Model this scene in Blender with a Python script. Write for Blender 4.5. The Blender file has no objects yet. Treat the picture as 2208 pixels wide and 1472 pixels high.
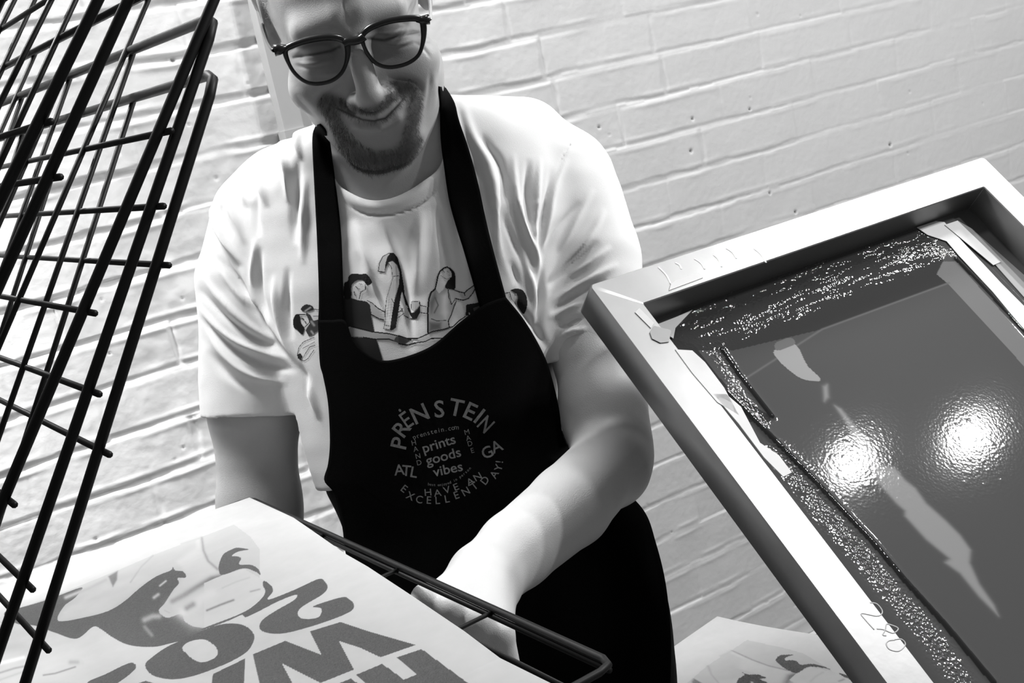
import bpy, bmesh, math
import numpy as np
from mathutils import Matrix, Vector
from mathutils.bvhtree import BVHTree
rng = np.random.default_rng(7)
F = 2700.0
CAMH = 1.5
def nrm(v):
    v = np.array(v, float); return v / np.linalg.norm(v)
XW = nrm((4754, -1612, F)); DN = nrm((2535, 12000, F)); DN = nrm(DN - XW * (DN @ XW)); YW = np.cross(XW, DN)
if YW[2] < 0: YW = -YW
M = np.stack([XW, YW, -DN])                       # camera axes (x right, y down, z forward) -> world
ORG = np.array((0, 0, CAMH))
def W(p): return np.asarray(p, float) @ M.T + ORG
def P(x, y, z):                                   # a sight line at a given distance, camera axes
    return np.array(((x - 1104) / F * z, (y - 736) / F * z, z))
def proj(p):
    return np.stack([1104 + F * p[:, 0] / p[:, 2], 736 + F * p[:, 1] / p[:, 2]], 1)
def world2px(w): return proj((np.asarray(w) - ORG) @ M)
COL = bpy.context.scene.collection
# ------------------------------------------------------------------ materials
def mat(name, c, rough=.6, metal=0, spec=.5, bump=0, bscale=200, attr=None, mottled=0, mscale=8, sheen=0, coat=0, detail=4):
    m = bpy.data.materials.new(name); m.use_nodes = True; nt = m.node_tree; b = nt.nodes['Principled BSDF']
    b.inputs['Base Color'].default_value = (c, c, c, 1); b.inputs['Roughness'].default_value = rough
    b.inputs['Metallic'].default_value = metal; b.inputs['Specular IOR Level'].default_value = spec
    if sheen: b.inputs['Sheen Weight'].default_value = sheen
    if coat: b.inputs['Coat Weight'].default_value = coat
    tc = nt.nodes.new('ShaderNodeTexCoord')
    if attr:
        a = nt.nodes.new('ShaderNodeAttribute'); a.attribute_name = attr; src = a.outputs['Color']
        nt.links.new(src, b.inputs['Base Color'])
    if mottled:
        n = nt.nodes.new('ShaderNodeTexNoise'); n.inputs['Scale'].default_value = mscale; n.inputs['Detail'].default_value = 5
        nt.links.new(tc.outputs['Object'], n.inputs['Vector'])
        r = nt.nodes.new('ShaderNodeMapRange'); r.inputs['From Min'].default_value = .3; r.inputs['From Max'].default_value = .7
        r.inputs['To Min'].default_value = 1 - mottled; r.inputs['To Max'].default_value = 1 + mottled
        nt.links.new(n.outputs['Fac'], r.inputs['Value'])
        v = nt.nodes.new('ShaderNodeVectorMath'); v.operation = 'SCALE'
        if attr: nt.links.new(src, v.inputs[0])
        else: v.inputs[0].default_value = (c, c, c)
        nt.links.new(r.outputs[0], v.inputs['Scale']); nt.links.new(v.outputs[0], b.inputs['Base Color'])
    if bump:
        n = nt.nodes.new('ShaderNodeTexNoise'); n.inputs['Scale'].default_value = bscale; n.inputs['Detail'].default_value = detail
        nt.links.new(tc.outputs['Object'], n.inputs['Vector'])
        bp = nt.nodes.new('ShaderNodeBump'); bp.inputs['Strength'].default_value = bump; bp.inputs['Distance'].default_value = .001
        nt.links.new(n.outputs['Fac'], bp.inputs['Height']); nt.links.new(bp.outputs[0], b.inputs['Normal'])
    return m
# ------------------------------------------------------------------ mesh helpers
def mkobj(name, V, faces, m, parent=None, smooth=True, col=None, extra=None):
    V = np.asarray(V, float)
    me = bpy.data.meshes.new(name)
    if isinstance(faces, np.ndarray):
        n = len(faces); k = faces.shape[1]
        me.vertices.add(len(V)); me.vertices.foreach_set('co', V.astype(np.float32).ravel())
        me.loops.add(n * k); me.loops.foreach_set('vertex_index', faces.astype(np.int32).ravel())
        me.polygons.add(n); me.polygons.foreach_set('loop_start', np.arange(0, n * k, k, dtype=np.int32))
        me.update(calc_edges=True); me.validate()
    else:
        me.from_pydata([tuple(v) for v in V], [], faces)
    if smooth: me.polygons.foreach_set('use_smooth', np.ones(len(me.polygons), bool))
    if col is not None:
        a = me.color_attributes.new('Col', 'FLOAT_COLOR', 'POINT'); c = np.ones((len(V), 4), np.float32); c[:, :3] = np.asarray(col)[:, None]
        a.data.foreach_set('color', c.ravel())
    if extra is not None:
        a = me.attributes.new('Wet', 'FLOAT', 'POINT'); a.data.foreach_set('value', np.asarray(extra, np.float32))
    if m: me.materials.append(m)
    o = bpy.data.objects.new(name, me); COL.objects.link(o)
    if parent: o.parent = parent; o.matrix_parent_inverse = parent.matrix_world.inverted()
    return o
def empty(name, loc, label, cat, group=None):
    o = bpy.data.objects.new(name, None); COL.objects.link(o); o.location = loc; o.empty_display_size = .05
    o.matrix_world = Matrix.Translation(Vector(loc)); o['label'] = label; o['category'] = cat
    if group: o['group'] = group
    return o
def tag(o, label, cat, group=None):
    o['label'] = label; o['category'] = cat
    if group: o['group'] = group
def catmull(pts, n=8, closed=False):
    p = np.asarray(pts, float); N = len(p)
    if N < 3 and not closed: return p
    out = []
    for i in range(N if closed else N - 1):
        if closed: a, b, c, d = p[(i - 1) % N], p[i], p[(i + 1) % N], p[(i + 2) % N]
        else: a, b, c, d = p[max(i - 1, 0)], p[i], p[i + 1], p[min(i + 2, N - 1)]
        for t in np.arange(n) / n:
            out.append(.5 * ((2 * b) + (c - a) * t + (2 * a - 5 * b + 4 * c - d) * t * t + (3 * b - a - 3 * c + d) * t ** 3))
    if not closed: out.append(p[-1])
    return np.array(out)
class MB:
    def __init__(s): s.V = []; s.F = []
    def add(s, V, Fs):
        o = len(s.V); s.V += [tuple(v) for v in V]; s.F += [tuple(i + o for i in f) for f in Fs]
    def box(s, c, ax, h):       # centre, three axes, half sizes
        c = np.array(c, float); V = []
        for i in (-1, 1):
            for j in (-1, 1):
                for k in (-1, 1): V.append(c + ax[0] * h[0] * i + ax[1] * h[1] * j + ax[2] * h[2] * k)
        s.add(V, [(0, 1, 3, 2), (4, 6, 7, 5), (0, 4, 5, 1), (2, 3, 7, 6), (0, 2, 6, 4), (1, 5, 7, 3)])
    def tube(s, pts, r, n=10, closed=False, flat=1.0, up=None):
        p = np.asarray(pts, float); N = len(p); V = []; Fs = []
        rr = np.full(N, r) if np.isscalar(r) else np.asarray(r)
        prev = None
        for i in range(N):
            a = p[(i - 1) % N] if closed or i > 0 else p[i]; b = p[(i + 1) % N] if closed or i < N - 1 else p[i]
            t = nrm(b - a)
            if up is not None: u = nrm(np.array(up) - t * (np.array(up) @ t))
            elif prev is None:
                u = np.cross(t, (0, 0, 1.)); u = nrm(u if np.linalg.norm(u) > .1 else np.cross(t, (1., 0, 0)))
            else: u = nrm(prev - t * (prev @ t))
            prev = u; w = np.cross(t, u)
            for k in range(n):
                an = 2 * math.pi * k / n; V.append(p[i] + rr[i] * (math.cos(an) * u * flat + math.sin(an) * w))
        for i in range(N if closed else N - 1):
            j = (i + 1) % N
            for k in range(n):
                l = (k + 1) % n; Fs.append((i * n + k, i * n + l, j * n + l, j * n + k))
        if not closed: Fs.append(tuple(range(n))[::-1]); Fs.append(tuple((N - 1) * n + k for k in range(n)))
        s.add(V, Fs)
    def ball(s, c, r, n=10):
        c = np.array(c); V = [c + (0, 0, r)]; Fs = []
        for i in range(1, n):
            for k in range(2 * n):
                a = math.pi * i / n; b = math.pi * k / n; V.append(c + r * np.array((math.sin(a) * math.cos(b), math.sin(a) * math.sin(b), math.cos(a))))
        V.append(c - (0, 0, r)); m = 2 * n
        for k in range(m): Fs.append((0, 1 + k, 1 + (k + 1) % m)); Fs.append((len(V) - 1, 1 + (n - 2) * m + (k + 1) % m, 1 + (n - 2) * m + k))
        for i in range(n - 2):
            for k in range(m): Fs.append((1 + i * m + k, 1 + (i + 1) * m + k, 1 + (i + 1) * m + (k + 1) % m, 1 + i * m + (k + 1) % m))
        s.add(V, Fs)
    def obj(s, name, m, parent=None, smooth=True): return mkobj(name, np.array(s.V), s.F, m, parent, smooth)
def grid_faces(nu, nv):
    i, j = np.meshgrid(np.arange(nu - 1), np.arange(nv - 1), indexing='ij'); a = (i * nv + j).ravel()
    return np.stack([a, a + nv, a + nv + 1, a + 1], 1)
# ------------------------------------------------------------------ painting and distance in a drawing plane
def inpoly(q, poly):
    x, y = q[:, 0], q[:, 1]; r = np.zeros(len(q), bool); n = len(poly)
    for i in range(n):
        x1, y1 = poly[i]; x2, y2 = poly[(i + 1) % n]
        if y1 == y2: continue
        c = (y1 > y) != (y2 > y); r ^= c & (x < (x2 - x1) * (y - y1) / (y2 - y1) + x1)
    return r
def distline(q, pts, closed=False):
    d = np.full(len(q), 1e9); tt = np.zeros(len(q)); pts = np.asarray(pts, float); n = len(pts); L = 0
    segs = [(pts[i], pts[(i + 1) % n]) for i in range(n if closed else n - 1)]; tot = sum(np.linalg.norm(b - a) for a, b in segs) + 1e-9
    for a, b in segs:
        ba = b - a; l2 = ba @ ba + 1e-12; h = np.clip(((q - a) @ ba) / l2, 0, 1); e = q - a - h[:, None] * ba
        dd = np.sqrt((e ** 2).sum(1)); s = dd < d; d[s] = dd[s]; tt[s] = (L + h[s] * math.sqrt(l2)) / tot; L += math.sqrt(l2)
    return d, tt
def paint(q, shapes, val, mask=None):
    for sh in shapes:
        pts = np.asarray(sh[1], float); soft = 0
        pad = 3
        if sh[0] in 'LG': pad = sh[2] * 1.5 + 3
        if sh[0] == 'S': pad = 4 * sh[3]
        if sh[0] in 'PCLS' and sh[-1] == 'c': pts = catmull(pts, 6, sh[0] != 'L')
        lo, hi = pts.min(0) - pad, pts.max(0) + pad
        s = np.where((q[:, 0] > lo[0]) & (q[:, 0] < hi[0]) & (q[:, 1] > lo[1]) & (q[:, 1] < hi[1]))[0]
        if len(s) == 0: continue
        qq = q[s]
        if sh[0] == 'P':                                    # filled shape
            k = inpoly(qq, pts); val[s[k]] = sh[2]
            if mask is not None: mask[s[k]] = True
        elif sh[0] == 'L':                                  # stroke
            k = distline(qq, pts)[0] < sh[2] / 2; val[s[k]] = sh[3]
            if mask is not None: mask[s[k]] = True
        elif sh[0] == 'G':                                  # soft stroke
            d, t = distline(qq, pts); g = np.exp(-(d / (sh[2] / 2)) ** 2); val[s] = val[s] * (1 - g) + sh[3] * g
        elif sh[0] == 'S':                                  # soft filled
            k = inpoly(qq, pts); d = distline(qq, pts, True)[0]; g = 1 / (1 + np.exp(-np.clip(np.where(k, d, -d) / sh[3], -20, 20))); val[s] = val[s] * (1 - g) + sh[2] * g
    return val
# ------------------------------------------------------------------ signed distance sculpting
def smin(a, b, k):
    if k <= 0: return np.minimum(a, b)
    h = np.maximum(k - np.abs(a - b), 0) / k; return np.minimum(a, b) - h * h * k * .25
def smax(a, b, k): return -smin(-a, -b, k)
def cone(p, a, b, r1, r2):
    a = np.asarray(a, np.float32); ba = np.asarray(b, np.float32) - a; l2 = float(ba @ ba) + 1e-12
    q = [p[i] - a[i] for i in range(3)]; h = np.clip((q[0] * ba[0] + q[1] * ba[1] + q[2] * ba[2]) / l2, 0, 1)
    return np.sqrt((q[0] - h * ba[0]) ** 2 + (q[1] - h * ba[1]) ** 2 + (q[2] - h * ba[2]) ** 2) - (r1 + (r2 - r1) * h)
def ell(p, c, r):
    k0 = np.sqrt(sum(((p[i] - c[i]) / r[i]) ** 2 for i in range(3))); k1 = np.sqrt(sum(((p[i] - c[i]) / r[i] ** 2) ** 2 for i in range(3))) + 1e-6
    return k0 * (k0 - 1) / k1
def chain(p, pts, rs, k=.004):
    d = None
    for i in range(len(pts) - 1):
        c = cone(p, pts[i], pts[i + 1], rs[i], rs[i + 1]); d = c if d is None else smin(d, c, k)
    return d
def nets(fn, lo, hi, h, smooth=1):
    lo = np.array(lo, float); hi = np.array(hi, float); ax = [np.arange(lo[i], hi[i] + h, h, dtype=np.float32) for i in range(3)]
    G = [ax[0][:, None, None], ax[1][None, :, None], ax[2][None, None, :]]
    D = np.broadcast_to(fn(G), tuple(len(a) for a in ax)).astype(np.float32)
    S = D < 0; n = D.shape
    cs = [(i, j, k) for i in (0, 1) for j in (0, 1) for k in (0, 1)]
    def sl(A, c): return A[c[0]:n[0] - 1 + c[0], c[1]:n[1] - 1 + c[1], c[2]:n[2] - 1 + c[2]]
    cnt = sum(sl(S, c).astype(np.int8) for c in cs); mix = (cnt > 0) & (cnt < 8)
    I = np.argwhere(mix); idx = np.full(mix.shape, -1, np.int32); idx[mix] = np.arange(len(I))
    acc = np.zeros((len(I), 3)); num = np.zeros(len(I))
    val = {c: D[I[:, 0] + c[0], I[:, 1] + c[1], I[:, 2] + c[2]] for c in cs}
    for a in cs:
        for x in range(3):
            if a[x]: continue
            b = list(a); b[x] = 1; b = tuple(b); va, vb = val[a], val[b]; cr = (va < 0) != (vb < 0)
            t = np.where(cr, va / np.where(cr, va - vb, 1), 0); pt = np.tile(np.array(a, float), (len(I), 1)); pt[:, x] += t
            acc += pt * cr[:, None]; num += cr
    V = (I + acc / num[:, None]) * h + lo
    Fs = []
    for x in range(3):
        y, z = [(1, 2), (2, 0), (0, 1)][x]
        A = S.take(range(n[x] - 1), axis=x); B = S.take(range(1, n[x]), axis=x); E = np.argwhere(A != B)
        E = E[(E[:, y] > 0) & (E[:, z] > 0) & (E[:, y] < n[y] - 1) & (E[:, z] < n[z] - 1)]
        ins = S[E[:, 0], E[:, 1], E[:, 2]]
        def g(dy, dz):
            e = E.copy(); e[:, y] += dy; e[:, z] += dz; return idx[e[:, 0], e[:, 1], e[:, 2]]
        q = np.stack([g(-1, -1), g(0, -1), g(0, 0), g(-1, 0)], 1); q[~ins] = q[~ins][:, ::-1]; Fs.append(q)
    Fs = np.concatenate(Fs)
    for _ in range(smooth):
        s = np.zeros_like(V); c = np.zeros(len(V))
        for i in range(4):
            a, b = Fs[:, i], Fs[:, (i + 1) % 4]
            for u, w in ((a, b), (b, a)):
                for d in range(3): s[:, d] += np.bincount(u, V[w, d], len(V))
                c += np.bincount(u, minlength=len(V))
        V = V * .4 + .6 * s / np.maximum(c, 1)[:, None]
    return V, Fs
def vnormals(V, Fs):
    n = np.cross(V[Fs[:, 2]] - V[Fs[:, 0]], V[Fs[:, 3]] - V[Fs[:, 1]]); out = np.zeros_like(V)
    for i in range(4):
        for d in range(3): out[:, d] += np.bincount(Fs[:, i], n[:, d], len(V))
    return out / (np.linalg.norm(out, axis=1, keepdims=True) + 1e-12)
def join(parts):
    V = []; Fs = []; C = []; o = 0
    for v, f, c in parts: V.append(v); Fs.append(f + o); C.append(c); o += len(v)
    return np.concatenate(V), np.concatenate(Fs), np.concatenate(C)
def wob(p, sc, seed=0):                            # cheap smooth 3-D noise, about -1..1
    r = np.random.default_rng(seed); o = 0
    for i in range(10):
        k = nrm(r.normal(size=3)) * sc * r.uniform(.6, 1.6); o = o + np.sin(p @ k + r.uniform(0, 6.28))
    return o / 4.5
# ================================================================== SETTING
m_wall = mat('painted_brick', .80, .55, bump=.5, bscale=60, spec=.35)
m_floor = mat('concrete_floor', .22, .7, mottled=.2, mscale=3)
def blurf(a, s):
    fx = np.fft.fftfreq(a.shape[0])[:, None]; fy = np.fft.rfftfreq(a.shape[1])[None, :]
    b = np.fft.irfft2(np.fft.rfft2(a) * np.exp(-2 * (math.pi * s) ** 2 * (fx * fx + fy * fy)), a.shape); return b / b.std()
WH = .0022
wx = np.arange(-.05, 2.55, WH); wz = np.arange(-1.14, .42, WH)
nx, nz = len(wx), len(wz)
n1, n2, n3, n4, n5 = [blurf(rng.normal(size=(nx, nz)), s_) for s_ in (22, 8, 3, 48, 1.2)]
gx, gz = np.meshgrid(wx, wz, indexing='ij')
rowf = (gz + .236 + n1 * .0012 + n2 * .0006) / .0657
row = np.floor(rowf); fr = rowf - row
dz = np.minimum(fr, 1 - fr) * .0657
offs = {0: .07, -1: .413, -2: .30, -3: .405, -4: .337, -7: .12, 1: .34, 2: .23, 3: 1.07, -5: .23, 4: .17, -6: .33, -8: .22}
ro = np.zeros_like(row)
for r in np.unique(row):
    ro[row == r] = offs.get(int(r), (.11 * (int(r) % 2)) + rng.uniform(-.03, .03))
colf = (gx - ro + n1 * .002) / .213; fc = colf - np.floor(colf); dx = np.minimum(fc, 1 - fc) * .213
cid = (np.floor(colf) * 31 + row * 17).astype(int)
tilt = (np.sin(cid * 12.9898) * 43758.5) % 1
tilt2 = (np.sin(cid * 78.233) * 12543.7) % 1
soft = .0045
jh = np.exp(-(np.abs(dz + .0008 * n2 + .0005 * n3) / (.0040 + .0014 * n4.clip(-1, 1))) ** 5); jv = np.exp(-((dx + .001 * n3) / .0042) ** 4) * (.55 + .35 * np.tanh(n2))
left = 1 - .70 * np.clip((gx - .7) / .8, 0, 1)                    # the old brick is rougher at the left
hgt = (-.0030 * left * np.clip(.55 + .55 * n1, .05, 1.5) * jh - .0030 * left * np.clip(.6 + .5 * n4, 0, 1.2) * jv * (1 - jh)
       + (tilt - .5) * .0022 * left + (fr - .5) * (tilt2 - .3) * .0022 + n1 * .0004 * left + n2 * .00028 * left + n3 * .00010 * (.5 + 2.0 * (left > .9) * np.clip(n4 + .5, 0, 1.5)) + n5 * .00004 * (.6 + left))
edge = np.exp(-((dz - .0085) / .003) ** 2); hgt += edge * .0007 * left * np.clip(n2 + .5, 0, 2)
pits = [(1.337, -.154, .0025), (1.322, -.205, .003), (1.477, -.312, .0025), (1.529, -.358, .003), (.507, .088, .003), (1.784, -.292, .0035), (1.463, -.163, .0025), (1.15, -.13, .0022)]
for _ in range(90): pits.append((rng.uniform(.1, 2.4), rng.uniform(-1.1, .2), rng.uniform(.0014, .0026)))
wc = np.full((nx, nz), .64)
for i, (px_, pz_, pr_) in enumerate(pits):
    d = np.hypot(gx - px_, gz - pz_); k = np.exp(-(d / (pr_ * .9)) ** 2); hgt -= k * (.004 if i < 8 else .002)
    if i < 8: wc -= .5 * np.exp(-(d / (pr_ * .75)) ** 4)
V = np.stack([gx.ravel(), (1.65 - hgt).ravel(), (gz + CAMH).ravel()], 1)
m_wallc = mat('painted_brick_wall', .80, .55, bump=.35, bscale=90, spec=.35, attr='Col')
wf = grid_faces(nx, nz)[:, ::-1]
b0 = len(V)
extra = [(-3, 1.652, 0), (5, 1.652, 0), (5, 1.652, 3), (-3, 1.652, 3), (-.05, 1.652, CAMH - 1.14), (2.549, 1.652, CAMH - 1.14), (2.549, 1.652, CAMH + .419), (-.05, 1.652, CAMH + .419)]
V = np.concatenate([V, extra]); q = b0 + np.array([(0, 1, 5, 4), (1, 2, 6, 5), (2, 3, 7, 6), (3, 0, 4, 7)])
w = mkobj('wall_back', V, np.concatenate([wf, q]), m_wallc, col=np.concatenate([wc.ravel(), np.full(8, .64)])); w['kind'] = 'structure'
mb = MB(); mb.box((1, -.4, -.05), np.eye(3), (4, 2.06, .05)); o = mb.obj('floor', m_floor, smooth=False); o['kind'] = 'structure'
# ledge at the foot of the brick wall
mb = MB(); mb.box((1, 1.632, CAMH - 1.158 - .17), np.eye(3), (4, .016, .17)); mb.box((1, 1.642, CAMH - 1.132), np.eye(3), (4, .006, .009))
o = mb.obj('baseboard_back', mat('painted_ledge', .55, .5), smooth=False); o['kind'] = 'structure'
# white surface conduit running up the wall behind his head
mb = MB(); mb.box((.640, 1.638, CAMH + .155), np.eye(3), (.014, .012, .19)); mb.box((.640, 1.636, CAMH - .042), np.eye(3), (.016, .013, .012))
mb.box((.663, 1.643, CAMH + .155), np.eye(3), (.008, .006, .19))
o = mb.obj('cable_conduit', mat('conduit_paint', .36, .6), smooth=False)
tag(o, 'slim white painted conduit running up the brick wall behind his ear', 'conduit')
# ================================================================== DRYING RACK
HS = .37
def plane_pt(x, y, h):                            # point of a sight line on the level h below the camera
    r = np.array(((x - 1104) / F, (y - 736) / F, 1)); return W(r * h / (r @ DN))
m_wire = mat('black_wire', .006, .5, spec=.25)
Cn = plane_pt(1326, 1431, HS)
Hd = np.array((math.sin(-.051), math.cos(-.051), 0))
Fd = np.array((Hd[1], -Hd[0], 0))                 # towards the free edge
if Fd[0] < 0: Fd = -Fd
L = .348; HL = .59
Up = np.array((0, 0, 1.))
rack = empty('drying_rack', tuple((Cn - Fd * (L + .02)) * (1, 1, 0)), 'black wire print drying rack with raised shelves fanned up at the left', 'drying rack')
hinge0 = Cn - Fd * L
def shelf(hp, ang, lowered=False):                # ang = degrees from level
    a = math.radians(ang); d = Fd * math.cos(a) + Up * math.sin(a); nn = np.cross(Hd, d); nn = nn if nn[2] > 0 else -nn
    e = lambda s, t, k=0: hp + d * s + Hd * t + nn * k
    mb = MB(); R = .0027
    ring = [e(0, 0), e(L - .012, 0), e(L - .003, .003), e(L, .012), e(L, HL - .012), e(L - .003, HL - .003), e(L - .012, HL), e(0, HL)]
    mb.tube(ring, R, 10, closed=True)
    if lowered:
        mb.tube([e(L - .002, .004, -.0048), e(L - .002, HL - .004, -.0048)], R * .8, 8)
    o = mb.obj('wire_shelf', m_wire, rack)
    g = MB(); r2 = .0017
    for i in range(1, 7):
        t = i * .1385
        if t < HL: g.tube([e(-.002, t, -.002), e(L + .002, t, -.002)], r2, 8)
    for s in (L - .097, L - .190, L - .283):
        g.tube([e(s, -.007, -.0035), e(s, HL + .006, -.0035)], r2, 8)
    if lowered:
        g.tube([e(L - .033, -.003, -.0035), e(L - .033, HL, -.0035)], r2 * 1.2, 8)
        g.tube([e(L - .036, -.003, -.008), e(L - .036, HL, -.008)], r2, 8)
    g.obj('grid_wire', m_wire, o)
shelf(hinge0, 0, True)
angs = [(.101, 57.0), (.132, 55.6), (.175, 51.9), (.240, 51.0), (.267, 49.7), (.325, 49.5), (.365, 48.5), (.42, 47.5)]
for hz, a in angs: shelf(hinge0 + Up * hz, a)
for t in (-.02, HL + .02):
    mb = MB(); c = hinge0 - Fd * .012 + Hd * t
    mb.box((c[0], c[1], .85), (Fd, Hd, Up), (.008, .008, .85)); mb.obj('upright', m_wire, rack, False)
    mb = MB(); mb.box((c[0] + Fd[0] * .2, c[1] + Fd[1] * .2, .012), (Fd, Hd, Up), (.24, .012, .012)); mb.obj('foot', m_wire, rack, False)
c = hinge0 - Fd * .012 + Hd * HL / 2
for z in (.03, 1.0, 1.68): mb = MB(); mb.box((c[0], c[1], z), (Fd, Hd, Up), (.006, HL / 2 + .02, .006)); mb.obj('crossbar', m_wire, rack, False)
# ------------------------------------------------------------------ printed posters
ROT = 3.5
PC = plane_pt(540, 1080, HS)
ad = M @ np.array((6040, -1881, 2700.)); ad[2] = 0; ad = -nrm(ad); a__ = math.radians(ROT); ad = np.array((ad[0] * math.cos(a__) - ad[1] * math.sin(a__), ad[0] * math.sin(a__) + ad[1] * math.cos(a__), 0)); bd = np.array((-ad[1], ad[0], 0)); bd = bd if bd[1] < 0 else -bd
SA, SB = 3.943, 3.943
def A_(pts): return [(x / SA, 1100 + y / SA) for x, y in pts]
def B_(pts): return [(440 + x / SB, 1130 + y / SB) for x, y in pts]
dk = .045
art = [
 ('P', A_([(160, 830), (555, 690), (1000, 510), (1300, 380), (1700, 230), (1990, 120), (2130, 225), (2208, 330), (2208, 760), (1760, 1000), (500, 940)]), .355),
 ('S', A_([(500, 935), (560, 830), (900, 640), (1180, 560), (1330, 560), (1100, 720), (900, 860)]), .40, 3),
 ('S', A_([(1500, 430), (1700, 300), (1740, 400), (1850, 520), (1880, 560), (1640, 660), (1460, 760), (1420, 780), (1530, 600), (1580, 540)]), .40, 2),
 ('P', A_([(40, 900), (60, 850), (160, 830), (400, 760), (560, 700), (700, 655), (640, 740), (540, 820), (500, 940), (760, 900), (930, 850), (1060, 770), (1200, 650), (1330, 560), (1450, 510), (1470, 480), (1490, 510), (1560, 520), (1580, 570), (1510, 575), (1520, 620), (1470, 680), (1400, 790), (1350, 850), (1390, 900), (1440, 910), (1540, 880), (1570, 940), (1640, 985), (1750, 1010), (1640, 1080), (1450, 1130), (1300, 1160), (1100, 1145), (960, 1080), (860, 1010), (790, 990), (650, 1090), (470, 1040), (300, 980), (150, 965)]), dk * 1.05, 'c'),
 ('G', A_([(560, 740), (760, 660), (900, 590)]), 8, .3), ('G', A_([(560, 870), (700, 780), (800, 740)]), 8, .4), ('G', A_([(350, 905), (400, 870)]), 5, .4),
 ('G', A_([(1470, 775), (1560, 730), (1680, 650), (1800, 580), (1900, 560)]), 13, .12),
 ('G', A_([(1715, 235), (1730, 340), (1770, 430), (1850, 500)]), 6, .22), ('G', A_([(1680, 240), (1690, 330)]), 10, .4),
 ('G', A_([(1300, 385), (1200, 480), (1110, 610)]), 4, .3), ('G', A_([(1540, 285), (1700, 235)]), 4, .35),
 ('S', A_([(920, 560), (1000, 515), (995, 590), (960, 650)]), .12, .8),
 ('G', A_([(1360, 640), (1410, 600)]), 4, .35), ('G', A_([(1310, 740), (1345, 715)]), 7, .3), ('G', A_([(1230, 930), (1300, 900), (1350, 900)]), 12, .25), ('G', A_([(1230, 990), (1290, 1060)]), 8, .16),
 ('P', B_([(0, 500), (160, 430), (340, 380), (430, 430), (510, 480), (520, 560), (470, 640), (330, 760), (160, 830), (0, 875)]), .40),
 ('S', A_([(1450, 800), (1735, 655), (1740, 980), (1640, 975), (1560, 920), (1500, 880)]), .385, 6),
 ('G', A_([(1560, 860), (1700, 760), (1800, 700)]), 22, .45), ('G', A_([(1590, 830), (1640, 800)]), 14, .2),
 ('G', A_([(1760, 850), (1880, 800), (1985, 762)]), 5, .15), ('G', A_([(1890, 660), (2000, 610), (2120, 570)]), 4, .35), ('G', A_([(1990, 680), (2150, 620)]), 4, .4), ('G', A_([(2130, 690), (2208, 670)]), 4, .25),
 ('S', A_([(1360, 850), (1400, 810), (1460, 810), (1470, 860), (1440, 905), (1380, 890)]), .355, 1), ('G', A_([(1400, 850), (1440, 870)]), 3, .3),
 ('P', B_([(125, 390), (130, 330), (160, 260), (200, 230), (270, 200), (330, 203), (380, 215), (290, 232), (235, 268), (280, 272), (315, 290), (300, 340), (400, 345), (460, 380), (480, 430), (430, 400), (330, 375), (160, 430)]), dk * 1.2, 'c'),
 ('P', B_([(510, 480), (570, 520), (585, 570), (545, 640), (760, 560), (970, 465), (1030, 490), (1050, 540), (1000, 600), (850, 690), (800, 740), (810, 790), (880, 805), (970, 790), (1000, 740), (985, 710), (930, 695), (1170, 620), (1240, 640), (1275, 690), (1230, 750), (1000, 840), (740, 915), (600, 930), (500, 910), (470, 870), (500, 810), (600, 740), (770, 640), (775, 600), (620, 660), (370, 785), (320, 770), (180, 830), (10, 890), (0, 880), (330, 750), (480, 640), (520, 570), (500, 520)]), dk * 1.15, 'c'),
 ('P', A_([(1235, 1310), (1290, 1250), (1420, 1160), (1600, 1080), (1800, 990), (1960, 960), (2080, 980), (2150, 1040), (2160, 1100), (2100, 1200), (1950, 1290), (1700, 1390), (1500, 1435), (1350, 1420), (1270, 1380)]), dk, 'c'),
 ('P', A_([(1550, 1170), (1600, 1120), (1720, 1095), (1800, 1130), (1850, 1190), (1830, 1250), (1730, 1290), (1650, 1270), (1590, 1220)]), .42, 'c'),
 ('P', A_([(740, 1467), (900, 1390), (1090, 1300), (1150, 1310), (1140, 1360), (1000, 1467), (820, 1560)]), dk, 'c'), ('P', A_([(1180, 1467), (1240, 1448), (1300, 1467), (1400, 1600), (1000, 1600)]), dk),
 ('P', B_([(900, 910), (1160, 830), (1400, 910), (1800, 1025), (1500, 1130), (1330, 1050), (1145, 990), (1275, 1235), (990, 1348), (660, 1180), (750, 1348), (780, 1430), (490, 1430), (415, 1105), (690, 990), (1000, 1110)]), dk * 1.15),
 ('P', B_([(1640, 1130), (1850, 1060), (2300, 1390), (2700, 1700), (2300, 1800), (1480, 1430), (1290, 1280), (1515, 1185), (1700, 1320), (1810, 1275)]), dk * 1.25),
 ('P', B_([(80, 1270), (350, 1140), (340, 1348), (330, 1440), (60, 1440), (70, 1300)]), dk), ('P', B_([(1100, 1370), (1250, 1310), (1500, 1500), (1300, 1560)]), dk),
 ('S', A_([(0, 1140), (150, 1130), (330, 1140), (300, 1190), (0, 1210)]), .36, 4), ('G', A_([(0, 1380), (130, 1340), (280, 1310)]), 5, .25), ('G', A_([(0, 1300), (200, 1250)]), 8, .6), ('G', A_([(0, 1440), (200, 1370)]), 5, .35),
 ('G', A_([(370, 1400), (470, 1385), (640, 1330)]), 4, .2), ('G', A_([(600, 1290), (660, 1290)]), 10, .3), ('G', A_([(690, 1280), (705, 1300)]), 6, .4),
]
PAPER = .42
m_poster = mat('printed_paper', .8, .5, attr='Col', spec=.3, mottled=.03, mscale=60)
PW, PL = .30, .64
edge_px = [(634, 1120), (748, 1199), (793, 1224), (888, 1285), (1002, 1361), (1078, 1418), (1186, 1472)]
ev, eh = [0.0], [0.003]
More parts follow.
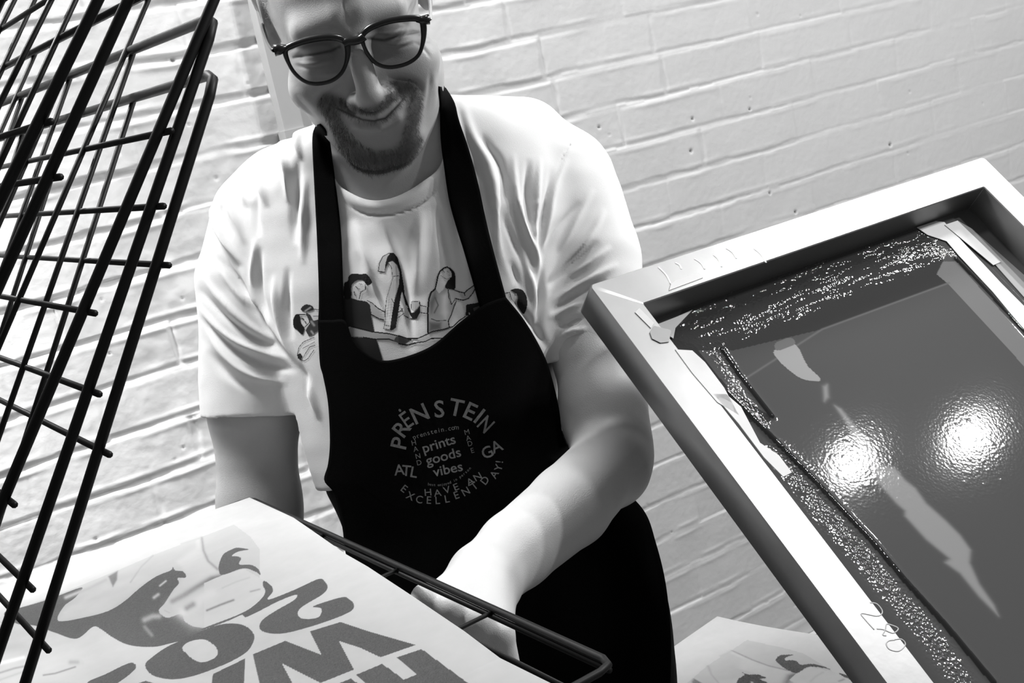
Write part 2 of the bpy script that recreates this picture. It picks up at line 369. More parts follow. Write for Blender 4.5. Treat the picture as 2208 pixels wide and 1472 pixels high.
for x, y in edge_px:                              # how far the free edge of the sheet curls up along its length
    r = M @ np.array(((x - 1104) / F, (y - 736) / F, 1)); nn = np.cross(bd, (0, 0, 1.)); s_ = ((PC - ORG) @ nn) / (r @ nn); p_ = ORG + r * s_ - PC
    ev.append(p_ @ bd); eh.append(max(p_[2], .001))
ev.append(.8); eh.append(eh[-1])
print('EDGE', np.round(ev, 3), np.round(eh, 4))
def lift1(u, v):
    hh_ = np.interp(v, ev, eh); return .004 + (hh_ - .003) * np.exp(-(u / .11) ** 2) + .001 * np.sin(u * 13 + v * 9)
def poster(name, corner, a, b, lift, h=.0006):
    na, nb = int(PW / h), int(PL / h)
    U, Vv = np.meshgrid(np.linspace(0, PW, na), np.linspace(0, PL, nb), indexing='ij'); u, v = U.ravel(), Vv.ravel()
    ref = PC + u[:, None] * ad + v[:, None] * bd; ref[:, 2] += lift1(u, v); q = world2px(ref)
    val = paint(q, art, np.full(len(q), PAPER))
    if h < .002: val = np.clip(val + rng.normal(size=len(val)) * .012 * (val < .3), 0, 1)
    pos = corner + u[:, None] * a + v[:, None] * b; pos[:, 2] += lift(u, v)
    o = mkobj(name, pos, grid_faces(na, nb), m_poster, col=val)
    s = o.modifiers.new('thickness', 'SOLIDIFY'); s.thickness = .0003; s.offset = -1
    return o
p1 = poster('printed_poster', PC, ad, bd, lift1)
tag(p1, 'large printed poster with bold dark lettering lying on the lowered rack shelf', 'poster')
H2 = .815
PC2 = plane_pt(1547, 1330, H2)
a2 = M @ np.array((3146, -1271, 2700.)); a2[2] = 0; a2 = -nrm(a2); b2 = np.array((-a2[1], a2[0], 0)); b2 = b2 if b2[1] < 0 else -b2
p2 = poster('printed_poster', PC2, a2, b2, lambda u, v: .001 + .012 * np.exp(-((v - .22) / .12) ** 2) * np.exp(-(u / .1) ** 2), .0012)
tag(p2, 'printed poster lying low behind the apron, partly under the screen frame', 'poster')
# low table carrying the second print
tb = empty('print_table', tuple((PC2 + a2 * .23 + b2 * .3) * (1, 1, 0)), 'small dark table under the lower printed poster', 'table')
c = PC2 + a2 * .155 + b2 * .26; mt = mat('dark_table', .03, .5)
mb = MB(); mb.box((c[0], c[1], PC2[2] - .0135), (a2, b2, Up), (.13, .24, .012)); mb.obj('tabletop', mt, tb, False)
for i in (-1, 1):
    for j in (-1, 1):
        q = c + a2 * .11 * i + b2 * .21 * j; mb = MB(); mb.box((q[0], q[1], (PC2[2] - .0255) / 2), (a2, b2, Up), (.015, .015, (PC2[2] - .0255) / 2)); mb.obj('leg', mt, tb, False)
# ================================================================== SCREEN-PRINTING FRAME
SA0 = W(np.array([.07029038, -.05213362, 1.15124672]))
u_ = np.array((1., 0, 0)); r2_ = math.sqrt(.5); v_ = np.array((0, -r2_, -r2_)); m_ = np.array((0, r2_, -r2_))
SWD, SLN, BW, ST = .554, .72, .038, .0364
def spx(x, y, k=ST):                              # sight line onto a plane of the frame -> its own (u, v)
    r = M @ np.array(((x - 1104) / F, (y - 736) / F, 1)); o = SA0 + m_ * k; s = ((o - ORG) @ m_) / (r @ m_); p = ORG + r * s - o
    return np.array((p @ u_, p @ v_))
def S3(u, v, k=0): return SA0 + u_ * u + v_ * v + m_ * k
m_alu = mat('brushed_aluminium', .30, .42, metal=.9, mottled=.10, mscale=14, bump=.15, bscale=40)
m_aluside = m_alu
scr = empty('screen_printing_frame', tuple(S3(SWD / 2, SLN, ST)), 'aluminium screen printing frame with dark wet ink tilted up beside the man', 'screen frame')
# frame profile: swept ring with small bevels
def ring_pts(off, rad, n=5):
    pts = []
    for (cu, cv, a0) in ((0, 0, 180), (SWD, 0, 270), (SWD, SLN, 0), (0, SLN, 90)):
        su = 1 if cu == 0 else -1; sv = 1 if cv == 0 else -1
        c = np.array((cu + su * (off + rad), cv + sv * (off + rad)))
        for i in range(n + 1):
            a = math.radians(a0 + 90 * i / n); pts.append(c + rad * np.array((math.cos(a), math.sin(a))))
    return pts
prof = [(0, .0015, .0055), (0.0012, 0, .0045), (BW - .001, 0, .0012), (BW, .001, .001), (BW, ST - .001, .001), (BW - .001, ST, .001), (.0012, ST, .0045), (0, ST - .0015, .0055)]
V = []; n = 24
for off, k, rad in prof:
    for q in ring_pts(off, rad): V.append(S3(q[0], q[1], k))
Fs = []
for i in range(len(prof)):
    j = (i + 1) % len(prof)
    for a in range(n): b = (a + 1) % n; Fs.append((i * n + a, j * n + a, j * n + b, i * n + b))
fr_o = mkobj('frame', V, Fs, m_alu, scr, True)
md = fr_o.modifiers.new('edge', 'EDGE_SPLIT'); md.split_angle = math.radians(40)
# mesh with ink
def T(pts, o=(1200, 320), s=2.19): return [tuple(spx(o[0] + x / s, o[1] + y / s) * 1000) for x, y in pts]
def T2(pts): return T(pts, (1200, 850), 2.19)
hh = .0008
uu = np.arange(BW - .006, SWD - BW + .006, hh); vv = np.arange(BW - .006, SLN - BW + .006, hh)
U, Vv = np.meshgrid(uu, vv, indexing='ij'); q = np.stack([U.ravel(), Vv.ravel()], 1) * 1000
ink = np.full(len(q), .075); wet = np.full(len(q), .012)
inks = [
 ('P', T([(620, 690), (700, 640), (1700, 300), (1700, 380), (1800, 470), (1850, 640), (1250, 860), (830, 960), (620, 960), (520, 900), (560, 840)]), .035),
 ('P', T([(1820, 540), (1880, 540), (2208, 900), (2208, 1040), (1850, 650), (1790, 600)]), .17),
 ('P', T([(530, 900), (640, 930), (800, 1130), (1000, 1270), (1010, 1300), (850, 1300), (700, 1100), (560, 960)]), .03),
 ('G', T([(830, 1130), (1250, 860), (1850, 640)]), 2, .13),
]
ink = paint(q, inks, ink)
pale_patches = [('P', T([(1020, 970), (1120, 930), (1180, 1030), (1240, 1090), (1220, 1105), (1130, 1080)]), .30, 'c'),
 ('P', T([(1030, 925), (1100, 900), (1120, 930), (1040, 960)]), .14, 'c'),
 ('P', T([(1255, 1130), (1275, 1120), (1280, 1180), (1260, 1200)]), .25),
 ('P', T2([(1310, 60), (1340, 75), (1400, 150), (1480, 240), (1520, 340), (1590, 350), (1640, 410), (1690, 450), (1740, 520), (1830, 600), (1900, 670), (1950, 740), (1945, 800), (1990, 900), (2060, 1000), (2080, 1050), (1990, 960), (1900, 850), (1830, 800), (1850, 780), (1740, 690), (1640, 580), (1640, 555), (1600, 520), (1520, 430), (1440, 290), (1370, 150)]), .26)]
pale_patches = [('S', sm__[1], sm__[2], 1.0) if len(sm__) == 3 else sm__ for sm__ in pale_patches]
ink = paint(q, pale_patches, ink)  # lighter patches set into the ink colour
wet = paint(q, [
 ('S', T([(620, 760), (1000, 600), (1690, 370), (1790, 420), (1790, 520), (1400, 680), (900, 900), (700, 960), (560, 900), (560, 850)]), .85, 4),
 ('G', T([(700, 900), (780, 1020), (860, 1150), (960, 1290)]), 16, .8),
 ('G', T([(1800, 500), (1900, 500), (2050, 660), (2208, 850)]), 10, .8),
 ('G', T2([(1050, 280), (1200, 450), (1350, 640), (1500, 830), (1640, 1000), (1800, 1200), (1900, 1362)]), 22, 1.0),
 ('S', T2([(1200, 180), (1500, 80), (1700, 250), (1800, 400), (1800, 560), (1600, 560), (1400, 480), (1230, 330)]), .035, 14),
 ('S', T2([(1750, 0), (2100, 0), (2208, 100), (2208, 400), (2000, 450), (1800, 350)]), .035, 12),
 ], wet)
st_ = rng.normal(size=U.shape); st_ = blurf(st_, 1.0)
kk = np.hanning(61); st_ = np.apply_along_axis(lambda r: np.convolve(r, kk, 'same'), 0, st_); st_ = (st_ / st_.std()).ravel()
topz = paint(q, [('S', T([(620, 760), (1000, 600), (1690, 370), (1790, 420), (1790, 560), (1400, 760), (900, 940), (700, 960), (560, 900), (560, 850)]), 1.0, 4)], np.zeros(len(q)))
wet = wet * (1 - topz) + topz * wet * np.clip(.12 + .9 * np.clip(st_ - .1, 0, 1.2), 0, 1)
nz_ = blurf(rng.normal(size=U.shape), 1.6).ravel(); nz2 = blurf(rng.normal(size=U.shape), 3).ravel()
drop = np.clip(nz_ - .7, 0, 2) * wet
sm = paint(q, [(s[0], s[1], 1.0) + tuple(s[3:]) for s in pale_patches], np.zeros(len(q)))
k = .0005 * drop + .00003 * nz2 * wet
bead = np.zeros(len(q))
for pts, wd, ht in ((T([(780, 960), (860, 1080), (1010, 1270)]), 3.2, .0022), (T2([(800, 0), (1000, 200), (1215, 420), (1480, 700), (1640, 890), (1830, 1100), (2050, 1362)]), 3.6, .0030), (T([(1880, 530), (2000, 650), (2208, 880)]), 3, .002)):
    d, t = distline(q, np.array(pts)); bead += ht * np.exp(-(d / wd) ** 2)
    ink = np.where(d < wd * .9, .012, ink)
k = k + bead
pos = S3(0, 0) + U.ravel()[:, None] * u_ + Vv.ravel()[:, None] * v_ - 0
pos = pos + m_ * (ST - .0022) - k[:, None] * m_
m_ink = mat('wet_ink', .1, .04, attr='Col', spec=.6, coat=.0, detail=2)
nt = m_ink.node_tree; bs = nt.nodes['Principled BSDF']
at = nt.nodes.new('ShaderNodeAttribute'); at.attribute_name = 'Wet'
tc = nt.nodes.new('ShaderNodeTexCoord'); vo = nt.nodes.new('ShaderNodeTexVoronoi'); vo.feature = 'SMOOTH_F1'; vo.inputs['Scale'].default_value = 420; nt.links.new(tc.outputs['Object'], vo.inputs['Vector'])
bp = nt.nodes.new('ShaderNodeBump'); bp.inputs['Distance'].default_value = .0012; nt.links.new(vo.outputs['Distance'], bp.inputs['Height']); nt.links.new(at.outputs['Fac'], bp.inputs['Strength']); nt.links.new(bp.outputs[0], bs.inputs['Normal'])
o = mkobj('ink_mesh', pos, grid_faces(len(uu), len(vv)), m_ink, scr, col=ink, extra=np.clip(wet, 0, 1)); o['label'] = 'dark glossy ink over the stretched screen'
# tapes
m_tape = mat('masking_tape', .55, .45, mottled=.06, mscale=30)
m_tape2 = mat('grey_tape', .28, .5, mottled=.06, mscale=30)
def tape(name, pts, k0, mt, lift=.0009, conv=True):
    pp = [spx(x, y, k0) for x, y in pts]; ku = k0 - lift
    V = [S3(a, b, ku) for a, b in pp] + [S3(a, b, ku + .0006) for a, b in pp]; n = len(pp)
    return mkobj(name, V, [tuple(range(n)), tuple(range(n, 2 * n))[::-1]] + [(i, (i + 1) % n, n + (i + 1) % n, n + i) for i in range(n)], mt, scr, False)
z = lambda pts, o=(1200, 320), s=2.19: [(o[0] + x / s, o[1] + y / s) for x, y in pts]
base = ST - .0026
tape('tape_strip', z([(1700, 375), (1790, 345), (1830, 350), (2100, 640), (2480, 1020), (2480, 1150), (2208, 860), (2060, 680), (1900, 510), (1840, 440), (1750, 410)]), base, m_tape)
tape('tape_strip', z([(1830, 365), (1890, 345), (2095, 540), (2060, 555)]), base, m_tape, .0016)
tape('tape_strip', z([(1890, 340), (1960, 380), (2208, 600), (2480, 880), (2480, 1010), (2080, 560)]), base, m_tape2, .0006)
tape('tape_strip', z([(560, 950), (640, 955), (700, 1010), (790, 1130), (860, 1260), (760, 1200), (640, 1060)]), 0, m_tape, .0006)
tape('tape_strip', z([(800, 0), (870, 60), (960, 230), (1050, 290), (1110, 370), (1070, 390), (980, 300), (860, 140), (740, 0)], (1200, 850)), 0, m_tape, .0006)
tape('tape_strip', z([(440, 870), (460, 840), (540, 860), (530, 915), (490, 920), (450, 900)]), 0, m_tape2, .0009)
tape('tape_strip', z([(540, 640), (560, 625), (665, 588), (690, 612), (530, 672)]), 0, m_tape, .0007)
tape('tape_strip', z([(370, 775), (390, 755), (460, 825), (445, 850)]), 0, m_tape, .0007)
tape('tape_strip', z([(560, 800), (640, 765), (560, 850), (550, 900), (490, 860), (470, 835)]), base, m_tape, .0012)
# pencilled number on the left bar
m_pen = mat('pencil', .48, .6); m_sm = mat('aluminium_scuff', .9, .35, metal=.2)
zz = lambda pts: [(1800 + x / 5.41, 1200 + y / 5.41) for x, y in pts]
pen = MB()
for pts in ([(410, 535), (490, 550), (550, 620), (545, 670), (480, 690), (310, 662), (360, 740), (460, 850)], [(490, 840), (570, 850), (680, 890), (740, 835), (640, 790), (600, 790), (590, 850), (560, 910), (600, 920)], [(700, 970), (630, 980), (600, 1020), (640, 1080), (740, 1100), (810, 1050), (820, 1000), (770, 960), (700, 965)]):
    pp = [S3(*spx(x, y, 0), -.0001) for x, y in catmull(zz(pts), 6)]; pen.tube(pp, .00055, 6, flat=.3, up=m_)
pen.obj('pencilled_number', m_pen, scr)
for x0, y0, x1, y1 in ((480, 560, 540, 640), (560, 540, 590, 570), (650, 520, 700, 570), (740, 500, 780, 560), (800, 470, 850, 520), (930, 470, 990, 540)):
    sm_ = MB(); pp = [S3(*spx(*z([(x, y)])[0], 0), -.0001) for x, y in ((x0, y0), ((x0 + x1) / 2 + 6, (y0 + y1) / 2 - 4), (x1, y1))]; sm_.tube(catmull(pp, 5), .0011, 6, flat=.15, up=m_); sm_.obj('scuff_mark', m_sm, scr)
# hinge clamp that holds the frame up (below the picture)
hb = MB(); cc = S3(SWD / 2, SLN + .012, ST / 2); hb.box(cc+v_*.004, (u_, v_, m_), (SWD * .46, .012, .022)); 
for s in (.1, .9):
    q0 = S3(SWD * s, SLN + .045, ST); hb.box((q0[0], q0[1] , q0[2] / 2), np.eye(3), (.02, .02, q0[2] / 2))
hs = empty('press_hinge', (cc[0], cc[1], 0), 'dark hinge stand carrying the tilted screen frame', 'stand'); hb.obj('stand', mat('stand_metal', .05, .5), hs, False)
def refl(x, y, dist):
    r = M @ np.array(((x - 1104) / F, (y - 736) / F, 1)); r = nrm(r); o = SA0 + m_ * ST; s = ((o - ORG) @ m_) / (r @ m_); p = ORG + r * s; rr = r - 2 * (r @ m_) * m_
    return tuple(p + rr * dist)
LAMP1 = refl(1835, 1000, 2.3); LAMP2 = refl(2090, 945, 2.3)
# ================================================================== PERSON
m_skin = mat('skin', .4, .48, attr='Col', spec=.35, bump=.25, bscale=900)
m_skin.node_tree.nodes['Principled BSDF'].inputs['Subsurface Weight'].default_value = .08
m_skin.node_tree.nodes['Principled BSDF'].inputs['Subsurface Radius'].default_value = (.006, .006, .006)
m_shirt = mat('white_cotton', .66, .85, spec=.15, sheen=.15, bump=.25, bscale=1400)
m_apron = mat('black_canvas', .0012, .9, spec=.05, bump=.3, bscale=1200)
man = empty('person', tuple(W(P(1300, 2300, 1.36)) * (1, 1, 0)), 'bearded man in glasses, white printed t-shirt and black apron, leaning over the rack smiling', 'person')
K13 = 1.3 / F
CA, SA_ = .973, .230
secs = np.array([(-575, -250, -70, 1.295, .050), (-540, -330, 10, 1.30, .060), (-500, -400, 85, 1.315, .075), (-430, -500, 180, 1.335, .090), (-330, -545, 225, 1.345, .102), (-200, -545, 215, 1.345, .112),
  (-60, -520, 160, 1.345, .116), (60, -508, 105, 1.345, .116), (200, -492, 78, 1.345, .116), (280, -470, 115, 1.345, .118), (350, -462, 165, 1.345, .118), (430, -475, 195, 1.345, .12), (520, -485, 210, 1.345, .122), (640, -490, 214, 1.345, .125), (740, -490, 205, 1.345, .125), (1100, -490, 205, 1.35, .125), (1500, -490, 200, 1.35, .12)], float)
tt_ = np.linspace(-575, 1500, 500)
def smooth_tab(col):
    y = np.interp(tt_, secs[:, 0], secs[:, col]); k = np.hanning(23); k /= k.sum(); return np.convolve(np.pad(y, 11, mode='edge'), k, 'valid')
tabs = [smooth_tab(i) for i in range(1, 5)]
def loft(p, grow=0.0):
    x = p[0]; y = p[1]; z = p[2]
    s = CA * x - SA_ * y; t = (SA_ * x + CA * y) / K13
    shp = np.broadcast_shapes(s.shape, t.shape)
    l, r, zc, b = [np.interp(t, tt_, a).astype(np.float32) for a in tabs]
    s0 = (l + r) * .5 * K13; a = (r - l) * .5 * K13 + grow; b = b + grow
    q = (np.abs((s - s0) / a) ** 2.4 + np.abs((z - zc) / b) ** 2.4) ** (1 / 2.4)
    d = (q - 1) * np.minimum(a, b) * .9
    return smax(d, (-575 - t) * K13 - grow, .05)
def arm_l(p, g=0):      # sleeve at the left of the picture
    return chain(p, [P(560, 470, 1.35), P(540, 600, 1.35), P(540, 905, 1.335)], [.052 + g, .0575 + g, .0515 + g])
def arm_r(p, g=0):
    return chain(p, [P(1215, 385, 1.35), P(1265, 560, 1.33), P(1300, 790, 1.30)], [.055 + g, .0575 + g, .0535 + g])
NECK = [P(838, 180, 1.245), P(828, 330, 1.295), P(820, 480, 1.34)]
def trap(p, g=0):
    a = chain(p, [P(820, 330, 1.335), P(600, 400, 1.35)], [.045 + g, .042 + g]); b = chain(p, [P(850, 300, 1.335), P(1130, 300, 1.35)], [.045 + g, .044 + g])
    return smin(a, b, .02)
neck_poly = catmull([(690, 150), (690, 290), (722, 385), (758, 417), (800, 433), (850, 427), (905, 395), (955, 338), (952, 200), (960, 150)], 5)
def polyd(p, poly, zcut):
    # signed distance to a traced opening cut through the front of the cloth
    X = 1104 + F * p[0] / p[2]; Y = 736 + F * p[1] / p[2]; sh = np.broadcast_shapes(X.shape, Y.shape)
    X = np.broadcast_to(X, sh).ravel(); Y = np.broadcast_to(Y, sh).ravel(); out = np.full(len(X), 60.0, np.float32)
    k = np.where((X > 640) & (X < 1010) & (Y > 120) & (Y < 480))[0]; q = np.stack([X[k], Y[k]], 1)
    d = distline(q, poly, True)[0]; ins = inpoly(q, poly); out[k] = np.where(ins, -d, d)
    return smax((out * K13).reshape(sh), p[2] - zcut, .004)
def shirt_f(p):
    d = loft(p, .004); d = smax(d, (SA_ * p[0] + CA * p[1]) - 218 * K13, .003); d = smin(d, trap(p), .03)
    d = smin(d, arm_l(p), .018); d = smin(d, arm_r(p), .018)
    # hems of the sleeves: cut by planes, hollow inside
    def hem(d, a, b, pt, cav):
        n_ = nrm(np.array(b) - np.array(a)); h = (p[0] - pt[0]) * n_[0] + (p[1] - pt[1]) * n_[1] + (p[2] - pt[2]) * n_[2]
        near = cone(p, a, b, .075, .075)
        cut = smax(-cav, -(h + .03), .002) if False else None
        d = np.where(near < 0, np.maximum(d, h), d)
        d = np.where(near < 0, np.maximum(d, -np.maximum(cav, -(h + .03))), d)
        return d
    d = hem(d, P(540, 800, 1.335), P(549, 1100, 1.33), P(540, 898, 1.335), arm_l(p, -.0035))
    d = hem(d, P(1280, 700, 1.30), P(1330, 960, 1.30), P(1290, 762, 1.30), arm_r(p, -.0035))
    d = np.maximum(d, -polyd(p, neck_poly, 1.31))
    return d
lo = P(400, 180, 1.2) - (0, 0.02, 0); 
V, Fq = nets(lambda p: shirt_f(p), (-.365, -.29, 1.195), (.185, .17, 1.475), .0024, 2)
keep = None
def fold(V, Fq, lines, base=None):
    N = vnormals(V, Fq); q = proj(V); fr = np.clip(-N[:, 2] * 2.2, 0, 1); h = np.zeros(len(V))
    for pts, wd, amp in lines:
        pts = catmull(pts, 5); lo = pts.min(0) - 3 * wd; hi = pts.max(0) + 3 * wd
        s = np.where((q[:, 0] > lo[0]) & (q[:, 0] < hi[0]) & (q[:, 1] > lo[1]) & (q[:, 1] < hi[1]))[0]
        if len(s) == 0: continue
        d, t = distline(q[s], pts); h[s] += amp * 1.35 * np.exp(-(d / (wd * .8)) ** 2) * np.clip(np.sin(np.clip(t, 0, 1) * math.pi), 0, 1) ** 1.1
    return V + N * (h * fr * .001)[:, None]
def z7(pts): return [(930 + x / 2.3735, 180 + y / 2.3735) for x, y in pts]     # enlarged crops used for tracing
def z6(pts): return [(380 + x / 2.2316, 260 + y / 2.2316) for x, y in pts]
folds = [
 # right half and right sleeve
 (z7([(150, 60), (200, 250), (290, 420), (330, 600), (350, 850), (400, 1010)]), 13, 5), (z7([(110, 100), (160, 300), (220, 430)]), 8, 3), (z7([(250, 260), (370, 430)]), 9, -3),
 (z7([(320, 330), (370, 480), (380, 620)]), 10, -4), (z7([(420, 350), (430, 560), (480, 740), (540, 900), (555, 1080)]), 8, 5), (z7([(500, 380), (490, 560), (530, 760)]), 9, -5),
 (z7([(560, 370), (540, 560), (530, 740), (550, 940)]), 7, 4), (z7([(620, 420), (590, 600), (565, 820), (560, 950)]), 9, -4), (z7([(700, 380), (620, 560), (600, 680), (565, 860)]), 8, 3.5),
 (z7([(760, 600), (640, 740), (560, 920)]), 9, -3.5), (z7([(830, 540), (740, 700), (650, 860)]), 8, 3), (z7([(890, 640), (830, 760), (700, 920), (600, 1010)]), 8, 4),
 (z7([(860, 800), (700, 930), (590, 1040)]), 9, -4), (z7([(920, 830), (800, 930), (700, 980)]), 8, 3.5), (z7([(960, 920), (800, 1010), (610, 1120)]), 9, 4), (z7([(900, 1000), (740, 1080), (600, 1170)]), 9, -4),
 (z7([(780, 1110), (640, 1180), (590, 1200)]), 7, 3), (z7([(800, 1180), (700, 1230), (630, 1240)]), 8, -3.5), (z7([(800, 1250), (700, 1280), (640, 1310)]), 7, 4), (z7([(820, 1300), (700, 1350), (620, 1400)]), 8, -2),
 (z7([(550, 900), (560, 1100), (550, 1230), (570, 1330)]), 9, -5), (z7([(460, 860), (510, 1020), (540, 1180)]), 8, 4), (z7([(400, 900), (460, 1060)]), 8, -3), (z7([(340, 620), (420, 800), (500, 1000)]), 8, -3),
 (z7([(780, 215), (700, 330), (640, 450)]), 3, -1.6),
 # left half and left sleeve
 (z6([(660, 20), (590, 90), (600, 190)]), 7, 5), (z6([(560, 90), (500, 130), (530, 230), (535, 400)]), 8, 6), (z6([(480, 150), (430, 210), (410, 300), (440, 420)]), 9, 5), (z6([(590, 170), (570, 350), (570, 600)]), 10, -5),
 (z6([(620, 250), (610, 500), (610, 700)]), 9, 4), (z6([(360, 230), (330, 320), (350, 420)]), 10, 4), (z6([(300, 300), (260, 380), (300, 500), (330, 600)]), 10, 4), (z6([(390, 300), (380, 430), (400, 560)]), 8, -4), (z6([(230, 380), (220, 450), (270, 560)]), 8, -3),
 (z6([(165, 400), (190, 480), (240, 590), (310, 700)]), 9, 8), (z6([(150, 420), (200, 600), (280, 760), (400, 930), (500, 1080), (600, 1190)]), 9, -5), (z6([(300, 690), (380, 870), (480, 1020), (590, 1180)]), 7, 4),
 (z6([(470, 740), (480, 880), (530, 1050), (600, 1180)]), 8, 5), (z6([(400, 600), (390, 800), (450, 980)]), 10, -5), (z6([(540, 700), (530, 900), (560, 1060)]), 9, -4), (z6([(380, 560), (370, 760), (400, 900)]), 8, 4),
 (z6([(120, 740), (220, 860), (340, 980), (480, 1060)]), 9, 4), (z6([(110, 800), (240, 950), (380, 1050), (520, 1090)]), 9, -4.5), (z6([(100, 880), (200, 1000), (340, 1090), (560, 1150)]), 9, 4), (z6([(120, 940), (260, 1090), (420, 1170), (590, 1200)]), 10, -5),
 (z6([(140, 1000), (230, 1130), (360, 1230), (540, 1260)]), 10, 4), (z6([(200, 700), (300, 830), (400, 920)]), 8, 3), (z6([(180, 640), (290, 760), (380, 860)]), 8, -2.5), (z6([(150, 1100), (260, 1230), (400, 1310)]), 11, -3),
 (z6([(590, 1170), (625, 1230), (640, 1330)]), 8, -3), (z6([(620, 1220), (660, 1340), (690, 1440)]), 9, 4),
 # chest between the straps
 ([(760, 470), (790, 560), (800, 640)], 14, 4), ([(820, 470), (860, 560), (880, 680), (890, 760)], 13, -5), ([(910, 450), (905, 540), (895, 640)], 14, 5), ([(940, 440), (960, 540), (970, 620)], 12, -4), ([(985, 420), (1000, 520), (1015, 600)], 10, 4),
 ([(770, 540), (810, 620), (850, 700)], 10, -3.5), ([(1100, 640), (1150, 700), (1185, 760)], 9, -5),
 # seams
 ([(728, 420), (760, 447), (800, 462), (850, 460), (910, 438), (958, 392)], 3.5, -3),
 ([(722, 395), (758, 428), (800, 446), (850, 441), (905, 412), (956, 362)], 12, 2.5),
]
V = fold(V, Fq, folds)
V = V + vnormals(V, Fq) * (wob(V, 60, 3) * .0010 + wob(V, 170, 4) * .0003)[:, None]
Vs = W(V)
shirt = mkobj('t_shirt', Vs, Fq[:, ::-1], m_shirt, man)
# ---------------------------------------------------------------- head in its own frame
tiltA = math.radians(30); rl = math.radians(14.5); yaw = math.radians(3)
up0 = np.array((-math.sin(rl), -math.cos(rl), 0)); rt0 = np.array((math.cos(rl), -math.sin(rl), 0)); fw0 = np.array((0, 0, -1.))
fw1 = nrm(math.cos(tiltA) * fw0 - math.sin(tiltA) * up0 + math.sin(yaw) * rt0); rt1 = nrm(rt0 - fw1 * (rt0 @ fw1)); up1 = np.cross(fw1, rt1)
if up1 @ up0 < 0: up1 = -up1
HR = np.stack([rt1, up1, fw1], 1)                 # local (right, up, forward) -> camera axes
HO = P(768, 100, 1.135) - HR @ np.array((0, .004, .094))
def H(p): return np.asarray(p) @ HR.T + HO
def head_f(p):
    x, y, z = p; ax = np.abs(x) + 0 * y
    q = [ax, y, z]
    d = ell(p, (0, .040, -.012), (.0745, .084, .095))
    d = smin(d, ell(p, (0, -.030, .030), (.061, .080, .058)), .03)
    d = smin(d, cone(q, (.054, -.050, .002), (.020, -.103, .055), .0185, .018), .03)
    d = smin(d, ell(p, (0, -.106, .064), (.026, .019, .018)), .022)
    d = smin(d, cone(q, (.010, .028, .081), (.042, .022, .068), .012, .010), .018)          # brow
    d = smax(d, -ell(q, (.033, .001, .097), (.020, .013, .017)), .016)                        # sockets
    d = smin(d, ell(q, (.032, -.001, .0745), (.0155, .0125, .0125)), .006)                    # closed eyes
    d = smin(d, ell(q, (.046, -.034, .056), (.026, .022, .024)), .028)                        # raised cheeks
    d = smin(d, cone(p, (0, .010, .088), (0, -.036, .112), .0105, .0110), .014)               # nose
    d = smin(d, ell(p, (0, -.041, .112), (.0135, .0115, .0130)), .006)
    d = smin(d, ell(q, (.0150, -.044, .0995), (.0085, .0085, .0115)), .006)
    d = smin(d, ell(p, (0, -.067, .072), (.036, .024, .024)), .018)                           # muzzle
    m = [cone(q, (.0, -.0672, .0970), (.018, -.0632, .0905), .0035, .003), cone(q, (.018, -.0650, .0905), (.031, -.0545, .077), .003, .002)]
    d = smax(d, -smin(m[0], m[1], .003), .003)
    d = smin(d, smin(cone(q, (0, -.0738, .0955), (.017, -.0700, .0900), .0052, .0045), cone(q, (.017, -.0700, .0900), (.029, -.0575, .077), .0045, .002), .003), .005)
    d = smin(d, cone(q, (0, -.0630, .0975), (.022, -.0585, .089), .0042, .003), .005)
    d = smax(d, -ell(q, (.0075, -.0525, .108), (.0036, .0035, .0045)), .003)
    # ears
    e = ell([(ax - .0775) * 1.0 + (y * 0), y, z], (0, .026, -.014), (.0065, .031, .0175)); ec = ell(q, (.0835, .030, -.009), (.005, .018, .0095))
    e = smax(e, -ec, .004); e = smin(e, ell(q, (.077, .002, -.007), (.006, .010, .009)), .006)
    e = smin(e, cone(q, (.083, .054, -.012), (.083, .032, -.029), .0030, .003), .005)
    d = smin(d, e, .007)
    # neck, running down and back
    nk = [np.array(HR.T @ (c - HO)) for c in NECK]
    d = smin(d, chain(p, nk, [.052, .056, .062], .01), .022)
    return d
V, Fh = nets(head_f, (-.095, -.235, -.13), (.095, .075, .135), .00125, 1)
Vc = H(V); qh = proj(Vc); N = vnormals(V, Fh); front = N[:, 2] > -.2
def z1(pts): return [(500 + x / 3.2, y / 3.2) for x, y in pts]
